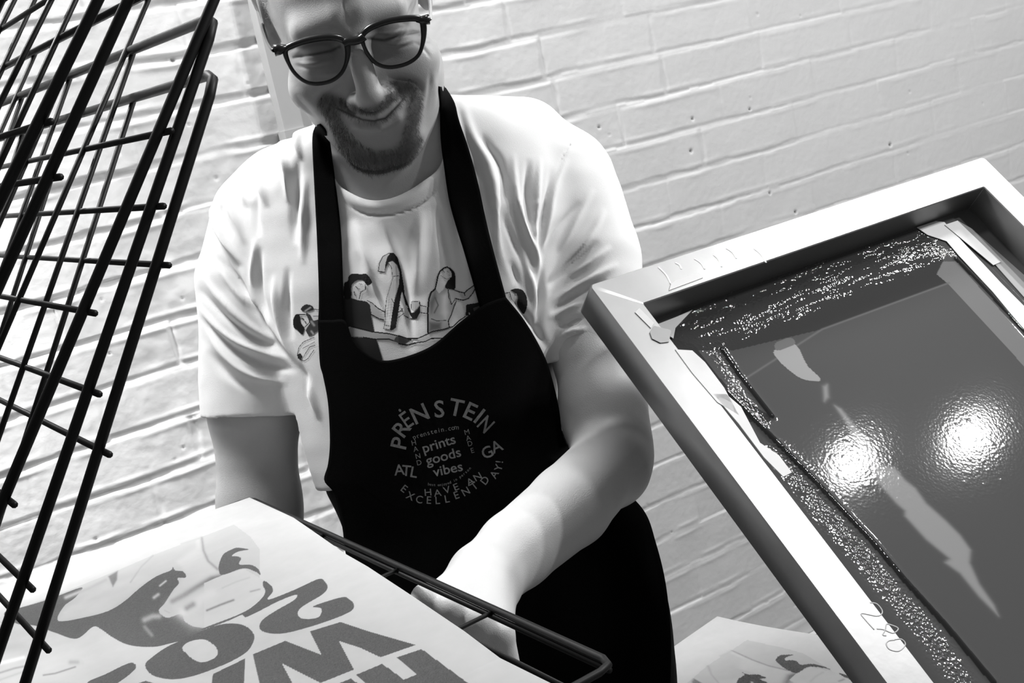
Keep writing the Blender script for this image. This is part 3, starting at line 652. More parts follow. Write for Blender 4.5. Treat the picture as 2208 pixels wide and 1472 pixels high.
facel = [
 (z1([(420, 400), (500, 380), (600, 372), (680, 352), (745, 320)]), 3.2, -2.2), (z1([(440, 430), (560, 440), (680, 410)]), 4, 1.4), (z1([(450, 455), (560, 470), (680, 435)]), 4, -1.0), (z1([(420, 365), (560, 330), (700, 310)]), 6, 1.5),
 (z1([(930, 262), (1050, 276), (1150, 250), (1230, 225), (1300, 215)]), 3.2, -2.2), (z1([(1000, 300), (1120, 310), (1240, 280)]), 4, 1.4), (z1([(1050, 330), (1160, 330), (1260, 300)]), 4, -1.0), (z1([(960, 240), (1080, 235), (1200, 195)]), 6, 1.5),
 (z1([(1260, 290), (1320, 330), (1370, 400)]), 4, -.9), (z1([(1290, 260), (1370, 290)]), 3.5, -.9), (z1([(1290, 230), (1380, 240)]), 3.5, -.8), (z1([(440, 330), (400, 350)]), 3, -.8),
 (z1([(780, 560), (680, 610), (610, 680), (620, 780)]), 6, -1.8), (z1([(1090, 530), (1200, 540), (1290, 580), (1320, 700)]), 6, -1.8), (z1([(1370, 500), (1360, 650), (1330, 800)]), 5, -1.0), (z1([(1400, 520), (1400, 700), (1350, 850)]), 5, 1.0),
 (z1([(430, 650), (520, 760), (620, 860)]), 6, -1.3), (z1([(440, 600), (560, 720), (640, 800)]), 7, 1.2), (z1([(820, 900), (950, 950), (1120, 930)]), 9, -2.0), (z1([(770, 0), (775, 70)]), 3, -.8),
 (z1([(690, 240), (760, 230)]), 5, -.5), (z1([(800, 250), (830, 290)]), 4, -1.0), (z1([(870, 230), (880, 280)]), 4, -1.0),
]
h = np.zeros(len(V))
for pts, wd, amp in facel:
    pts = catmull(pts, 5); s = np.where(front & (np.abs(qh[:, 0] - pts[:, 0].mean()) < 200) & (np.abs(qh[:, 1] - pts[:, 1].mean()) < 200))[0]
    d, t = distline(qh[s], pts); h[s] += amp * np.exp(-(d / wd) ** 2) * np.sin(np.clip(t, .02, .98) * math.pi) ** .5
V = V + N * (h * .001)[:, None]
Vc = H(V); qh = proj(Vc)
tone = np.full(len(V), .37) + wob(V, 300, 5) * .012
beard = [('S', z1([(590, 720), (620, 655), (680, 640), (760, 670), (860, 725), (960, 735), (1030, 690), (1060, 620), (1070, 560), (1160, 530), (1270, 555), (1310, 640), (1310, 760), (1290, 900), (1320, 960), (1270, 1060), (1200, 1150), (1100, 1200), (980, 1215), (880, 1170), (790, 1090), (720, 990), (690, 900), (650, 820)]), .07, 4, 'c'),
 ('S', z1([(730, 750), (850, 800), (960, 828), (1080, 790), (1190, 670), (1215, 720), (1200, 880), (1150, 1000), (1060, 1040), (950, 1030), (860, 970), (790, 880)]), .27, 5, 'c'),
 ('S', z1([(780, 800), (850, 835), (960, 860), (1080, 830), (1150, 770), (1110, 870), (980, 905), (860, 880)]), .26, 3, 'c'),
 ('S', z1([(860, 800), (960, 825), (1080, 790), (1160, 690), (1120, 690), (1030, 750), (950, 780), (870, 770)]), .36, 3, 'c')]
t2 = tone.copy(); fm = front & (V[:, 2] > .01) & (V[:, 1] < -.02); tone[fm] = paint(qh[fm], beard, t2[fm])
G2 = [('G', z1([(720, 745), (830, 795), (900, 825), (980, 835), (1060, 815), (1130, 745), (1195, 670)]), 4.5, .03), ('G', z1([(425, 395), (560, 375), (680, 352), (745, 322)]), 6, .10), ('G', z1([(930, 264), (1050, 278), (1150, 252), (1290, 218)]), 6, .10),
 ('G', z1([(440, 335), (560, 300), (700, 290)]), 14, .28), ('G', z1([(950, 215), (1080, 200), (1200, 165)]), 14, .28)]
tone[front] = paint(qh[front], G2, tone[front])
hair = (V[:, 1] > .070 - .35 * (V[:, 2] - .02)) & (V[:, 2] < .055) ; side = (np.abs(V[:, 0]) > .062) & (V[:, 2] < .03) & (V[:, 1] > .0) & (V[:, 2] > -.2) & (np.abs(V[:, 0]) < .076)
tone[hair] = .2
partH = (Vc, Fh, tone)
# arms and hands
def larm(p):
    return chain(p, [P(610, 520, 1.35), P(548, 700, 1.345), P(548, 880, 1.34), P(560, 1090, 1.345), P(578, 1230, 1.33), P(640, 1420, 1.21), P(720, 1560, 1.11)], [.044, .045, .0455, .0415, .041, .034, .025], .02)
EL = P(1318, 985, 1.245)
def rarm(p):
    d = chain(p, [P(1170, 440, 1.345), P(1255, 580, 1.32), P(1282, 760, 1.295), P(1300, 880, 1.265), EL], [.040, .040, .0405, .0405, .0400], .02)
    d = smin(d, cone(p, P(1335, 960, 1.25), P(1318, 1020, 1.225), .0275, .033), .02)
    d = smin(d, chain(p, [P(1312, 1000, 1.215), P(1228, 1090, 1.165), P(1112, 1186, 1.115), P(1048, 1245, 1.078)], [.0365, .0385, .0345, .0305], .006), .016)
    # hand
    wr = P(1040, 1250, 1.07)
    d = smin(d, chain(p, [wr, P(1000, 1300, 1.035)], [.0295, .028], .01), .012)
    d = smin(d, chain(p, [P(1050, 1265, 1.055), P(1055, 1340, 1.02)], [.024, .019], .01), .02)
    kn = [(918, 1290, 1.00, .0115), (972, 1312, .992, .0125), (1030, 1338, .990, .0125), (1078, 1366, .995, .0115)]
    for i, (kx, ky, kz, kr) in enumerate(kn):
        d = smin(d, chain(p, [P(1010 + i * 12, 1275 + i * 6, 1.04), P(kx, ky, kz)], [.018, kr], .005), .012)
    for i, (kx, ky, kz, kr) in enumerate(kn):
        a = P(kx, ky, kz); ln = (.040, .044, .040, .034)[i]; dirn = nrm((-.10 + .10 * i, .8, .25)); b = a + dirn * ln
        d2 = nrm((-.15, .45, .9)); c = b + d2 * ln * .62; e = c + nrm((0, -.1, 1)) * ln * .45
        d = smin(d, chain(p, [a, b, c, e], [kr, .0092, .0085, .0075], .003), .004)
    # thumb
    d = smin(d, chain(p, [P(1000, 1270, 1.055), P(925, 1315, 1.045), P(900, 1370, 1.035), P(912, 1420, 1.03)], [.016, .0125, .0110, .0095], .006), .008)
    return d
Va, Fa = nets(larm, (-.34, -.05, 1.05), (-.09, .38, 1.41), .0028)
Vb, Fb = nets(rarm, (-.09, -.08, .95), (.17, .31, 1.37), .0019)
def torso_f(p): return smin(loft(p, -.010), chain(p, NECK, [.050, .055, .062], .01), .03)
Vt, Ft = nets(torso_f, (-.31, -.27, 1.2), (.16, .2, 1.47), .005)
def atone(v, base=.54): return np.full(len(v), base) + wob(v, 180, 8) * .012
headN = len(Vc)
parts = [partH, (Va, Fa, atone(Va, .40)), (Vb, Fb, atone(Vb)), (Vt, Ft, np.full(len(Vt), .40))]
BV, BF, BC = join(parts)
body = mkobj('body', W(BV), BF[:, ::-1], m_skin, man, col=BC)

# ---------------------------------------------------------------- trousers and shoes (below the picture)
def cam_(w): return (np.array(w, float) - ORG) @ M
hip = W(P(1180, 1560, 1.33)); legs = []
for sgn in (-1, 1):
    top = hip + np.array((.075 * sgn, 0, -.02)); kneep = top + np.array((.0, -.02, -.30)); ank = np.array((top[0] + .01 * sgn, top[1] + .02, .11)); legs.append((top, kneep, ank))
def trous(p):
    t = (SA_ * p[0] + CA * p[1]); d = smax(loft(p, -.004), 212 * K13 - t, .004); d = smax(d, t - 820 * K13, .06)
    for a, b, c in legs: d = smin(d, chain(p, [cam_(a), cam_(b), cam_(c)], [.075, .066, .056], .02), .05)
    return d
pts_ = np.array([cam_(x) for l in legs for x in l]); lo = np.minimum(pts_.min(0) - .16, (-.30, .08, 1.2)); hi = np.maximum(pts_.max(0) + .16, (.2, .4, 1.48))
V, Fq = nets(trous, lo, hi, .008)
m_tr = mat('black_denim', .012, .9, spec=.1, bump=.3, bscale=900)
mkobj('trousers', W(V), Fq[:, ::-1], m_tr, man)
for a, b, c in legs:
    mb = MB(); 
    cc = cam_((c[0], c[1] - .05, .05))
    V, Fq = nets(lambda p: smin(smax(cone(p, cam_((c[0], c[1] - .15, .045)), cam_((c[0], c[1] + .04, .055)), .045, .045), -( (ORG[2]) - (p[0] * DN[0] + p[1] * DN[1] + p[2] * DN[2]) - .004), .004), cone(p, cam_((c[0], c[1], .06)), cam_((c[0], c[1], .14)), .048, .045), .02), cc - .24, cc + .24, .006)
    mkobj('shoe', W(V), Fq[:, ::-1], mat('shoe_leather', .03, .5), man)
# ---------------------------------------------------------------- surfaces to lay things on
def bvh(o):
    me = o.data; n = len(me.vertices); c = np.empty(n * 3); me.vertices.foreach_get('co', c)
    f = np.empty(len(me.loops), int); me.loops.foreach_get('vertex_index', f)
    c = c.reshape(-1, 3); return BVHTree.FromPolygons([tuple(v) for v in c], [tuple(q) for q in f.reshape(-1, 4)])
def onto(tree, q, lift):
    out = np.full((len(q), 3), np.nan)
    for i, (x, y) in enumerate(q):
        r = M @ np.array(((x - 1104) / F, (y - 736) / F, 1)); h = tree.ray_cast(Vector(ORG), Vector(r / np.linalg.norm(r)))
        if h[0] is not None: out[i] = np.array(h[0]) - nrm(r) * lift
    return out
T_shirt = bvh(shirt); T_body = bvh(body)
def loftz(x, y, grow):
    # front of the torso form under a sight line, at the given clearance
    z = 1.25
    for _ in range(6):
        p = P(x, y, z); s = CA * p[0] - SA_ * p[1]; t = (SA_ * p[0] + CA * p[1]) / K13; l, r, zc, b = [np.interp(t, tt_, a) for a in tabs]
        s0 = (l + r) / 2 * K13; a = (r - l) / 2 * K13 + grow; sg = min(abs(s - s0) / a, .995); z = zc - (b + grow) * (1 - sg ** 2.4) ** (1 / 2.4)
    return z
def coons(top, bot, left, right, nu, nv):
    def rs(p, n):
        p = catmull(p, 12); L = np.r_[0, np.cumsum(np.linalg.norm(np.diff(p, axis=0), axis=1))]; t = np.linspace(0, L[-1], n); return np.stack([np.interp(t, L, p[:, i]) for i in (0, 1)], 1)
    t, b, l, r = rs(top, nu), rs(bot, nu), rs(left, nv), rs(right, nv); u = np.linspace(0, 1, nu)[:, None, None]; v = np.linspace(0, 1, nv)[None, :, None]
    return (1 - v) * t[:, None] + v * b[:, None] + (1 - u) * l[None] + u * r[None] - ((1 - u) * (1 - v) * t[0] + u * (1 - v) * t[-1] + (1 - u) * v * b[0] + u * v * b[-1])
def drape(name, G, zf, m, parent, thick=.0016, sm=3):
    nu, nv = G.shape[:2]; Z = np.array([[zf(*G[i, j]) for j in range(nv)] for i in range(nu)])
    for _ in range(sm):
        Zp = np.pad(Z, 1, mode='edge'); Z = (Zp[:-2, 1:-1] + Zp[2:, 1:-1] + Zp[1:-1, :-2] + Zp[1:-1, 2:] + 4 * Z) / 8
    q = G.reshape(-1, 2); z = Z.ravel(); c = np.stack([(q[:, 0] - 1104) / F * z, (q[:, 1] - 736) / F * z, z], 1)
    o = mkobj(name, W(c), grid_faces(nu, nv), m, parent)
    s = o.modifiers.new('thickness', 'SOLIDIFY'); s.thickness = thick; s.offset = 0; return o
def hitz(x, y, lift, dflt):
    best = 9
    r = M @ np.array(((x - 1104) / F, (y - 736) / F, 1)); n_ = np.linalg.norm(r)
    for T__ in (T_shirt, T_body):
        h = T__.ray_cast(Vector(ORG), Vector(r / n_))
        if h[0] is not None and h[3] / n_ > 1.17: best = min(best, h[3] / n_)
    return (best if best < 1.5 else dflt) - lift
ap_top = [(686, 690), (715, 690), (744, 692), (762, 735), (800, 768), (844, 776), (926, 748), (991, 695), (1038, 660), (1064, 648), (1090, 640)]
ap_left = [(686, 690), (690, 780), (697, 810), (708, 870), (712, 950), (708, 1000), (700, 1035), (722, 1065), (738, 1130), (746, 1190), (760, 1260), (790, 1400), (830, 1560)]
ap_right = [(1090, 640), (1130, 690), (1165, 750), (1185, 800), (1205, 880), (1222, 960), (1300, 1020), (1383, 1095), (1413, 1170), (1436, 1270), (1446, 1400), (1440, 1560)]
ap_bot = [(830, 1560), (1000, 1590), (1250, 1600), (1440, 1560)]
G = coons(ap_top, ap_bot, ap_left, ap_right, 90, 130)
def apz(x, y):
    z = loftz(x, y, .012)
    if y < 1100: z = min(z, hitz(x, y, .0035, 9) if 0 else z)
    z -= .004 * math.sin(x * .021 - y * .006) * max(0, min(1, (y - 900) / 250)) + .006 * math.exp(-((x - .42 * y - 870) / 35) ** 2) * max(0, min(1, (y - 1100) / 150))
    return z
def apz2(x, y):
    z = apz(x, y)
    if y < 1010:
        h = hitz(x, y, .0035, 9)
        if h < z: z = h
    return z
apron = drape('apron', G, apz2, m_apron, man)
sl = coons([(683, 268), (690, 268)], [(686, 700), (746, 700)], [(683, 268), (674, 300), (678, 400), (684, 520), (688, 640), (686, 700)], [(690, 268), (708, 295), (722, 385), (735, 500), (740, 620), (746, 700)], 10, 60)
drape('apron_strap', sl, lambda x, y: hitz(x, y, .0045, 1.30), m_apron, apron, sm=6)
sr = coons([(946, 186), (960, 190)], [(1036, 668), (1094, 652)], [(946, 186), (949, 250), (952, 310), (966, 420), (984, 490), (1000, 540), (1020, 610), (1036, 668)], [(960, 190), (980, 222), (990, 260), (1012, 325), (1032, 400), (1047, 470), (1064, 540), (1094, 652)], 10, 60)
drape('apron_strap', sr, lambda x, y: hitz(x, y, .0045, 1.31), m_apron, apron, sm=6)
mb = MB(); mb.tube(W(catmull([P(686, 292, 1.30), P(694, 280, 1.34), P(720, 270, 1.385), P(790, 262, 1.415), P(860, 240, 1.415), P(925, 200, 1.385), P(950, 178, 1.33), P(952, 190, 1.29)], 6)), .009, 8, flat=.15)
mb.obj('neck_loop', m_apron, apron)
# ---------------------------------------------------------------- printed figures on the shirt
def S1(pts): return [(620 + x / 5.257, 520 + y / 5.257) for x, y in pts]
def S2(pts): return [(860 + x / 6.133, 560 + y / 6.133) for x, y in pts]
K = .006; gy = .30
fig = [
 ('P', S1([(640, 640), (720, 640), (800, 665), (900, 680), (940, 720), (950, 860), (985, 1030), (860, 1000), (700, 970), (640, 1000)]), .02),
 ('P', S1([(640, 1000), (720, 1080), (920, 1100), (1010, 1110), (1080, 1340), (1000, 1450), (640, 1400)]), .012),
 ('P', S1([(680, 990), (740, 970), (960, 1025), (1150, 1045), (1330, 1090), (1400, 1130), (1330, 1170), (1150, 1110), (1000, 1110), (860, 1090), (720, 1075)]), gy),
 ('L', S1([(740, 970), (960, 1025), (1150, 1045), (1330, 1090), (1400, 1120)]), 3, K), ('L', S1([(860, 1090), (1000, 1112), (1150, 1110), (1330, 1172), (1400, 1170), (1472, 1150)]), 3, K), ('P', S1([(1230, 1080), (1330, 1090), (1390, 1130), (1300, 1165), (1200, 1130)]), .06),
 ('P', S1([(640, 480), (680, 450), (690, 400), (730, 365), (830, 370), (900, 370), (960, 460), (930, 495), (890, 490), (860, 450), (800, 440), (730, 500), (720, 640), (640, 640)]), K, 'c'),
 ('L', S1([(880, 490), (885, 545), (830, 575), (812, 655)]), 2.6, K), ('L', S1([(770, 510), (795, 535), (825, 545)]), 2.2, K), ('L', S1([(810, 480), (850, 490)]), 2, K), ('L', S1([(755, 570), (768, 620)]), 2.6, .03),
 ('P', S1([(930, 690), (1000, 745), (1110, 810), (1110, 890), (1040, 880), (950, 830)]), .42),
 ('L', S1([(900, 670), (960, 700), (1030, 760), (1110, 805)]), 2.6, K), ('L', S1([(950, 830), (1040, 880), (1110, 895)]), 2.6, K),
 ('P', S1([(1030, 340), (1040, 250), (1080, 170), (1150, 135), (1130, 200), (1105, 350)]), .42), ('L', S1([(1100, 350), (1028, 342), (1040, 250), (1080, 170), (1150, 132), (1210, 140)]), 2, K),
 ('P', S1([(1140, 240), (1190, 225), (1240, 280), (1270, 380), (1210, 680), (1180, 850), (1165, 1000), (1085, 990), (1110, 800), (1120, 650), (1190, 420), (1180, 300)]), .50),
 ('L', S1([(1145, 250), (1180, 300), (1190, 420), (1120, 650), (1105, 800), (1110, 900), (1085, 990), (1180, 1008)]), 1.5, .03), ('L', S1([(1190, 400), (1260, 390)]), 1.2, .03), ('L', S1([(1180, 650), (1220, 730)]), 1.4, .03), ('L', S1([(1100, 950), (1150, 960)]), 1.4, .03),
 ('P', S1([(1100, 350), (1110, 250), (1130, 180), (1160, 135), (1200, 125), (1250, 180), (1290, 320), (1320, 500), (1330, 600), (1400, 800), (1430, 850), (1405, 855), (1340, 700), (1305, 560), (1290, 600), (1265, 760), (1230, 980), (1195, 1010), (1160, 1000), (1180, 850), (1210, 680), (1265, 480), (1270, 350), (1240, 270), (1190, 220), (1145, 240)]), K),
 ('L', S1([(1240, 870), (1320, 820), (1270, 720)]), 1.8, .03), ('L', S1([(1320, 840), (1380, 880), (1440, 880)]), 1.8, .03), ('L', S1([(1250, 800), (1300, 790)]), 1.6, .03),
 ('P', S2([(70, 400), (100, 600), (150, 700), (200, 690), (250, 640), (275, 600), (270, 540), (285, 560), (282, 700), (240, 780), (190, 790), (150, 740), (90, 600), (40, 400), (0, 250), (20, 240)]), K),
 ('L', S2([(160, 650), (168, 552), (270, 545), (280, 620)]), 2, K), ('P', S2([(172, 560), (265, 552), (270, 600), (240, 650), (200, 685), (165, 650)]), .40), ('L', S2([(40, 640), (80, 740), (180, 780)]), 1.6, .03), ('L', S2([(0, 690), (60, 640)]), 1.6, .03), ('L', S2([(0, 760), (60, 710)]), 2, K),
 ('L', S2([(280, 600), (360, 620)]), 2.6, K), ('L', S2([(280, 695), (360, 710)]), 2.6, K),
 ('P', S2([(420, 430), (490, 380), (530, 440), (600, 380), (650, 385), (665, 560), (700, 600), (745, 560), (690, 740), (660, 800), (665, 900), (600, 920), (390, 960), (380, 600)]), .30),
 ('S', S2([(580, 480), (640, 420), (640, 600), (660, 700), (620, 780), (560, 700)]), .6, 3), ('S', S2([(400, 560), (480, 420), (500, 500), (430, 700)]), .12, 2), ('G', S2([(480, 500), (520, 600), (470, 700)]), 3, .1), ('S', S2([(400, 820), (560, 830), (560, 920), (395, 950)]), .08, 2),
 ('P', S2([(605, 90), (640, 92), (690, 110), (740, 170), (750, 250), (750, 375), (700, 388), (610, 370), (640, 280), (690, 230), (692, 170), (650, 115)]), K, 'c'),
 ('L', S2([(640, 95), (600, 105), (545, 150), (515, 220), (500, 300), (480, 385), (425, 430), (395, 520), (380, 700), (385, 960)]), 4, K),
 ('L', S2([(555, 205), (600, 240), (640, 255), (690, 235)]), 2, K), ('L', S2([(580, 140), (605, 165)]), 2.4, K), ('L', S2([(640, 150), (655, 165)]), 2, K), ('L', S2([(660, 200), (680, 210)]), 2, .1), ('G', S2([(540, 340), (570, 320)]), 4, .02), ('G', S2([(530, 290), (540, 380)]), 2.5, .2),
 ('P', S2([(655, 390), (800, 425), (870, 437), (900, 405), (1000, 335), (1015, 370), (980, 440), (920, 512), (850, 530), (740, 515), (700, 590)]), .45),
 ('L', S2([(700, 385), (800, 422), (870, 437), (900, 402), (1000, 332)]), 2.6, K), ('L', S2([(745, 512), (850, 535), (920, 512), (980, 440), (1020, 365)]), 2.6, K), ('L', S2([(650, 390), (662, 500), (700, 590), (740, 530)]), 2, K), ('L', S2([(868, 437), (872, 472)]), 2, K),
 ('L', S2([(760, 545), (730, 620), (690, 740), (655, 810), (668, 880)]), 2.6, K), ('L', S2([(430, 780), (500, 805), (625, 802)]), 1.8, .04),
 ('L', S2([(0, 1000), (120, 1040), (250, 1040), (360, 990), (450, 948), (600, 920), (720, 880), (800, 800), (880, 750)]), 3.2, K), ('L', S2([(0, 1110), (100, 1130), (200, 1100), (350, 1080), (430, 1040), (600, 1035)]), 3.2, K), ('P', S2([(0, 1015), (100, 1040), (150, 1070), (80, 1115), (0, 1095)]), .04),
 ('P', S2([(890, 590), (1010, 570), (1100, 545), (1100, 640), (960, 730), (930, 740), (880, 740)]), .015), ('P', S2([(980, 640), (1080, 600), (1080, 650), (1000, 700)]), .1), ('P', S2([(920, 700), (935, 695), (950, 735), (930, 738)]), .5),
 ('P', S2([(1470, 405), (1510, 385), (1560, 375), (1640, 400), (1690, 480), (1700, 580), (1690, 650), (1650, 720), (1590, 650), (1560, 580), (1570, 480), (1500, 420)]), .012, 'c'), ('L', S2([(1400, 440), (1465, 430), (1490, 520), (1550, 580)]), 2.6, K), ('P', S2([(1530, 440), (1560, 450), (1550, 480)]), .3),
 ('P', S1([(60, 900), (75, 850), (100, 825), (140, 840), (150, 920), (190, 980), (170, 1060), (110, 1010), (70, 980)]), K, 'c'), ('L', S1([(110, 830), (200, 830), (260, 870), (240, 930), (195, 975)]), 2.4, K), ('L', S1([(165, 870), (185, 890)]), 3, .03), ('L', S1([(200, 910), (210, 930)]), 3, .03), ('P', S1([(140, 845), (180, 850), (150, 880)]), .3),
 ('P', S1([(145, 770), (200, 715), (280, 730), (290, 780), (200, 800)]), .02, 'c'), ('G', S1([(200, 790), (260, 750)]), 3, .35), ('P', S1([(200, 800), (260, 830), (290, 900), (360, 880), (360, 1000), (280, 1070), (240, 1080), (200, 1010), (250, 930)]), .04), ('G', S1([(270, 910), (300, 950)]), 5, .3), ('G', S1([(270, 1020), (300, 1060)]), 4, .3),
 ('L', S1([(300, 1090), (180, 1140), (130, 1200), (110, 1290), (140, 1340), (190, 1355), (230, 1330), (300, 1230)]), 2.4, K), ('L', S1([(310, 1140), (170, 1215)]), 2.2, K), ('L', S1([(310, 1180), (250, 1200), (210, 1260), (180, 1315)]), 2.4, K), ('P', S1([(105, 1280), (150, 1265), (175, 1310), (150, 1345), (115, 1330)]), .02), ('L', S1([(290, 770), (370, 777)]), 2.2, K), ('L', S1([(290, 850), (350, 850)]), 2.2, K),
]
def decal(name, tree, box, shapes, m, parent, step=1.0, lift=.0006, hide=None):
    xs = np.arange(box[0], box[2], step); ys = np.arange(box[1], box[3], step); X, Y = np.meshgrid(xs, ys, indexing='ij'); q = np.stack([X.ravel(), Y.ravel()], 1)
    mask = np.zeros(len(q), bool); val = paint(q, shapes, np.full(len(q), .5), mask); nx_, ny_ = len(xs), len(ys)
    f = grid_faces(nx_, ny_); f = f[mask[f].all(1)]
    if hide: 
        for h in hide: f = f[~inpoly(q[f[:, 0]], h)]
    used, inv = np.unique(f.ravel(), return_inverse=True); f = inv.reshape(-1, 4)
    pos = onto(tree, q[used], lift); ok = ~np.isnan(pos[:, 0]); pos[~ok] = 0; f = f[ok[f].all(1)]
    return mkobj(name, pos, f, m, parent, col=val[used])
m_fig = mat('shirt_ink', .05, .8, attr='Col', spec=.2)
dc = decal('printed_figures', T_shirt, (628, 540, 1146, 800), fig, m_fig, shirt, 1.0)
# ---------------------------------------------------------------- lettering on the apron
T_ap = bvh(apron)
def A5(x, y): return 830 + x / 5.661, 840 + y / 5.661
m_let = mat('grey_apron_print', .13, .9, spec=.1, mottled=.25, mscale=300)
LV = []; LF = []
def glyph(ch, x, y, hpx, rot, sx=1.0, bold=.012):
    cu = bpy.data.curves.new('g', 'FONT'); cu.body = ch; cu.size = 1; cu.align_x = 'CENTER'; cu.offset = bold; cu.resolution_u = 3
    ob = bpy.data.objects.new('g', cu); COL.objects.link(ob); dg = bpy.context.evaluated_depsgraph_get(); dg.update(); me = bpy.data.meshes.new_from_object(ob.evaluated_get(dg))
    bb = bmesh.new(); bb.from_mesh(me); bmesh.ops.triangulate(bb, faces=bb.faces[:]); bmesh.ops.remove_doubles(bb, verts=bb.verts[:], dist=1e-4); bmesh.ops.subdivide_edges(bb, edges=[e_ for e_ in bb.edges if e_.calc_length() > .15], cuts=2); bmesh.ops.triangulate(bb, faces=bb.faces[:]); bb.to_mesh(me); bb.free()
    v = np.array([w_.co[:2] for w_ in me.vertices]).reshape(-1, 2)
    fs = [tuple(p.vertices) for p in me.polygons]; bpy.data.objects.remove(ob); bpy.data.curves.remove(cu); bpy.data.meshes.remove(me)
    if len(v) == 0: return
    v = v - np.array((0, .35)); a = math.radians(rot); s = hpx / .70; vx = v[:, 0] * s * sx; vy = v[:, 1] * s
    q = np.stack([x + vx * math.cos(a) - vy * math.sin(a) * 1, y - (vx * math.sin(a) + vy * math.cos(a))], 1)
    o = sum(len(k) for k in LV); LV.append(q); LF.extend([tuple(i + o for i in f) for f in fs])
def put(txt, cs, h, rots, **k):
    for ch, (x, y), r in zip(txt, cs, rots): glyph(ch, *A5(x, y), h / 5.661, r, **k)
put('PR', [(170, 655), (195, 480)], 195, [77, 53]); glyph('\u0116', *A5(262, 370), 190 / 5.661, 35, sx=.75)
put('NSTE', [(422, 290), (662, 232), (872, 215), (1040, 258)], 205, [25, 3, -12, -25]); put('I', [(1155, 318)], 205, [-38]); put('N', [(1234, 420)], 195, [-44], sx=.72)
put('ATL', [(175, 975), (262, 985), (352, 1003)], 130, [5, -5, -10]); put('GA', [(1248, 760), (1360, 690)], 140, [24, 24])
put('EXCELLENT', [(235, 1205), (312, 1295), (420, 1337), (535, 1345), (640, 1348), (755, 1330), (870, 1285), (985, 1240), (1090, 1172)], 92, [-38, -25, -10, -3, 4, 10, 20, 30, 38], bold=.006); put('DAY!', [(1218, 1105), (1332, 1032), (1385, 950), (1395, 880)], 92, [52, 60, 74, 84], bold=.006)
put('HAVEAN', [(525, 1250), (642, 1257), (755, 1220), (865, 1185), (1040, 1118), (1130, 1060)], 84, [5, 8, 16, 22, 28, 30], sx=1.15, bold=.004)
put('HAND', [(352, 645), (375, 722), (403, 808), (416, 888)], 62, [12] * 4, bold=.0); put('MADE', [(1000, 515), (1017, 588), (1037, 655), (1066, 740)], 62, [15] * 4, bold=.0)
for w_, (x, y), r, h in (('prints', (655, 655), 17, 118), ('goods', (712, 808), 15, 118), ('vibes', (768, 965), 12, 118)): glyph(w_, *A5(x, y), h / 5.661, r, sx=1.08)
for i, ch in enumerate('prenstein.com'):
    t = i / 12; glyph(ch, *A5(355 + 520 * t, 575 - 175 * t + 55 * t * t * 1.0), 58 / 5.661, 32 - 36 * t, bold=.0)
for i, ch in enumerate('best enjoyed in person'):
    t = i / 21; glyph(ch, *A5(535 + 500 * t, 1150 + 45 * math.sin(t * 2.2) - 230 * t * t), 34 / 5.661, -8 + 55 * t, bold=.0)
q = np.concatenate(LV); pos = onto(T_ap, q, .0030); pos = np.nan_to_num(pos, nan=0)
mkobj('printed_lettering', pos, LF, m_let, apron, False)
# ---------------------------------------------------------------- glasses
m_rim = mat('dark_acetate', .008, .25, spec=.5); 
gn = HR[:, 2]; g0 = H((0, 0, .1045))
def GP(x, y, off=0):
    r = np.array(((x - 1104) / F, (y - 736) / F, 1)); s = ((g0 + gn * off) @ gn) / (r @ gn); return r * s
gl = MB()
lensL = z1([(368, 348), (412, 314), (520, 278), (640, 258), (730, 262), (786, 290), (800, 345), (790, 430), (752, 508), (680, 560), (580, 578), (500, 560), (430, 500), (385, 420)])
lensR = z1([(900, 245), (948, 195), (1040, 155), (1150, 132), (1268, 126), (1314, 148), (1324, 230), (1312, 320), (1280, 390), (1200, 442), (1090, 464), (1000, 440), (938, 372), (905, 300)])
LL = catmull(lensL, 8, True); LR = catmull(lensR, 8, True)
def rim(pts, n_):
    p = np.array([GP(*q) for q in pts]); w_ = np.array([.0018 + .0012 * max(0, min(1, (pts[:, 1].mean() - q[1]) / 40 + .3)) for q in pts]); gl.tube(p, w_, 10, closed=True)
rim(LL, 0); rim(LR, 0)
gl.tube([GP(*q, .001) for q in catmull(z1([(770, 300), (800, 286), (845, 282), (885, 270), (912, 250)]), 6)], .0040, 10)
gl.tube([GP(*q) for q in catmull(z1([(385, 335), (340, 338), (298, 345)]), 4)], [.0030] * 8 + [.0048], 10) if 0 else None
gl.tube([GP(*q) for q in z1([(385, 322), (330, 340), (292, 348)])], [.0020, .0050, .0055], 10)
gl.tube([GP(*q) for q in z1([(1270, 138), (1320, 138), (1362, 132)])], [.0020, .0042, .0048], 10)
def glo(name): return gl.obj(name, m_rim, man)
spec = empty('eyeglasses', tuple(man.location), '', ''); del spec['label']; del spec['category']; spec.parent = man; spec.matrix_parent_inverse = man.matrix_world.inverted()
gl.V = [tuple(v) for v in W(np.array(gl.V))]
bpy.data.objects.remove(spec)
spec = gl.obj('eyeglasses', m_rim, man)
m_lens = bpy.data.materials.new('clear_lens'); m_lens.use_nodes = True; nt = m_lens.node_tree; nt.nodes.clear()
ou = nt.nodes.new('ShaderNodeOutputMaterial'); mx = nt.nodes.new('ShaderNodeMixShader'); tr = nt.nodes.new('ShaderNodeBsdfTransparent'); gs = nt.nodes.new('ShaderNodeBsdfGlossy'); lw = nt.nodes.new('ShaderNodeLayerWeight')
tr.inputs[0].default_value = (.78, .78, .78, 1); gs.inputs['Roughness'].default_value = .02; lw.inputs[0].default_value = .25; nt.links.new(lw.outputs['Fresnel'], mx.inputs[0]); nt.links.new(tr.outputs[0], mx.inputs[1]); nt.links.new(gs.outputs[0], mx.inputs[2]); nt.links.new(mx.outputs[0], ou.inputs[0])
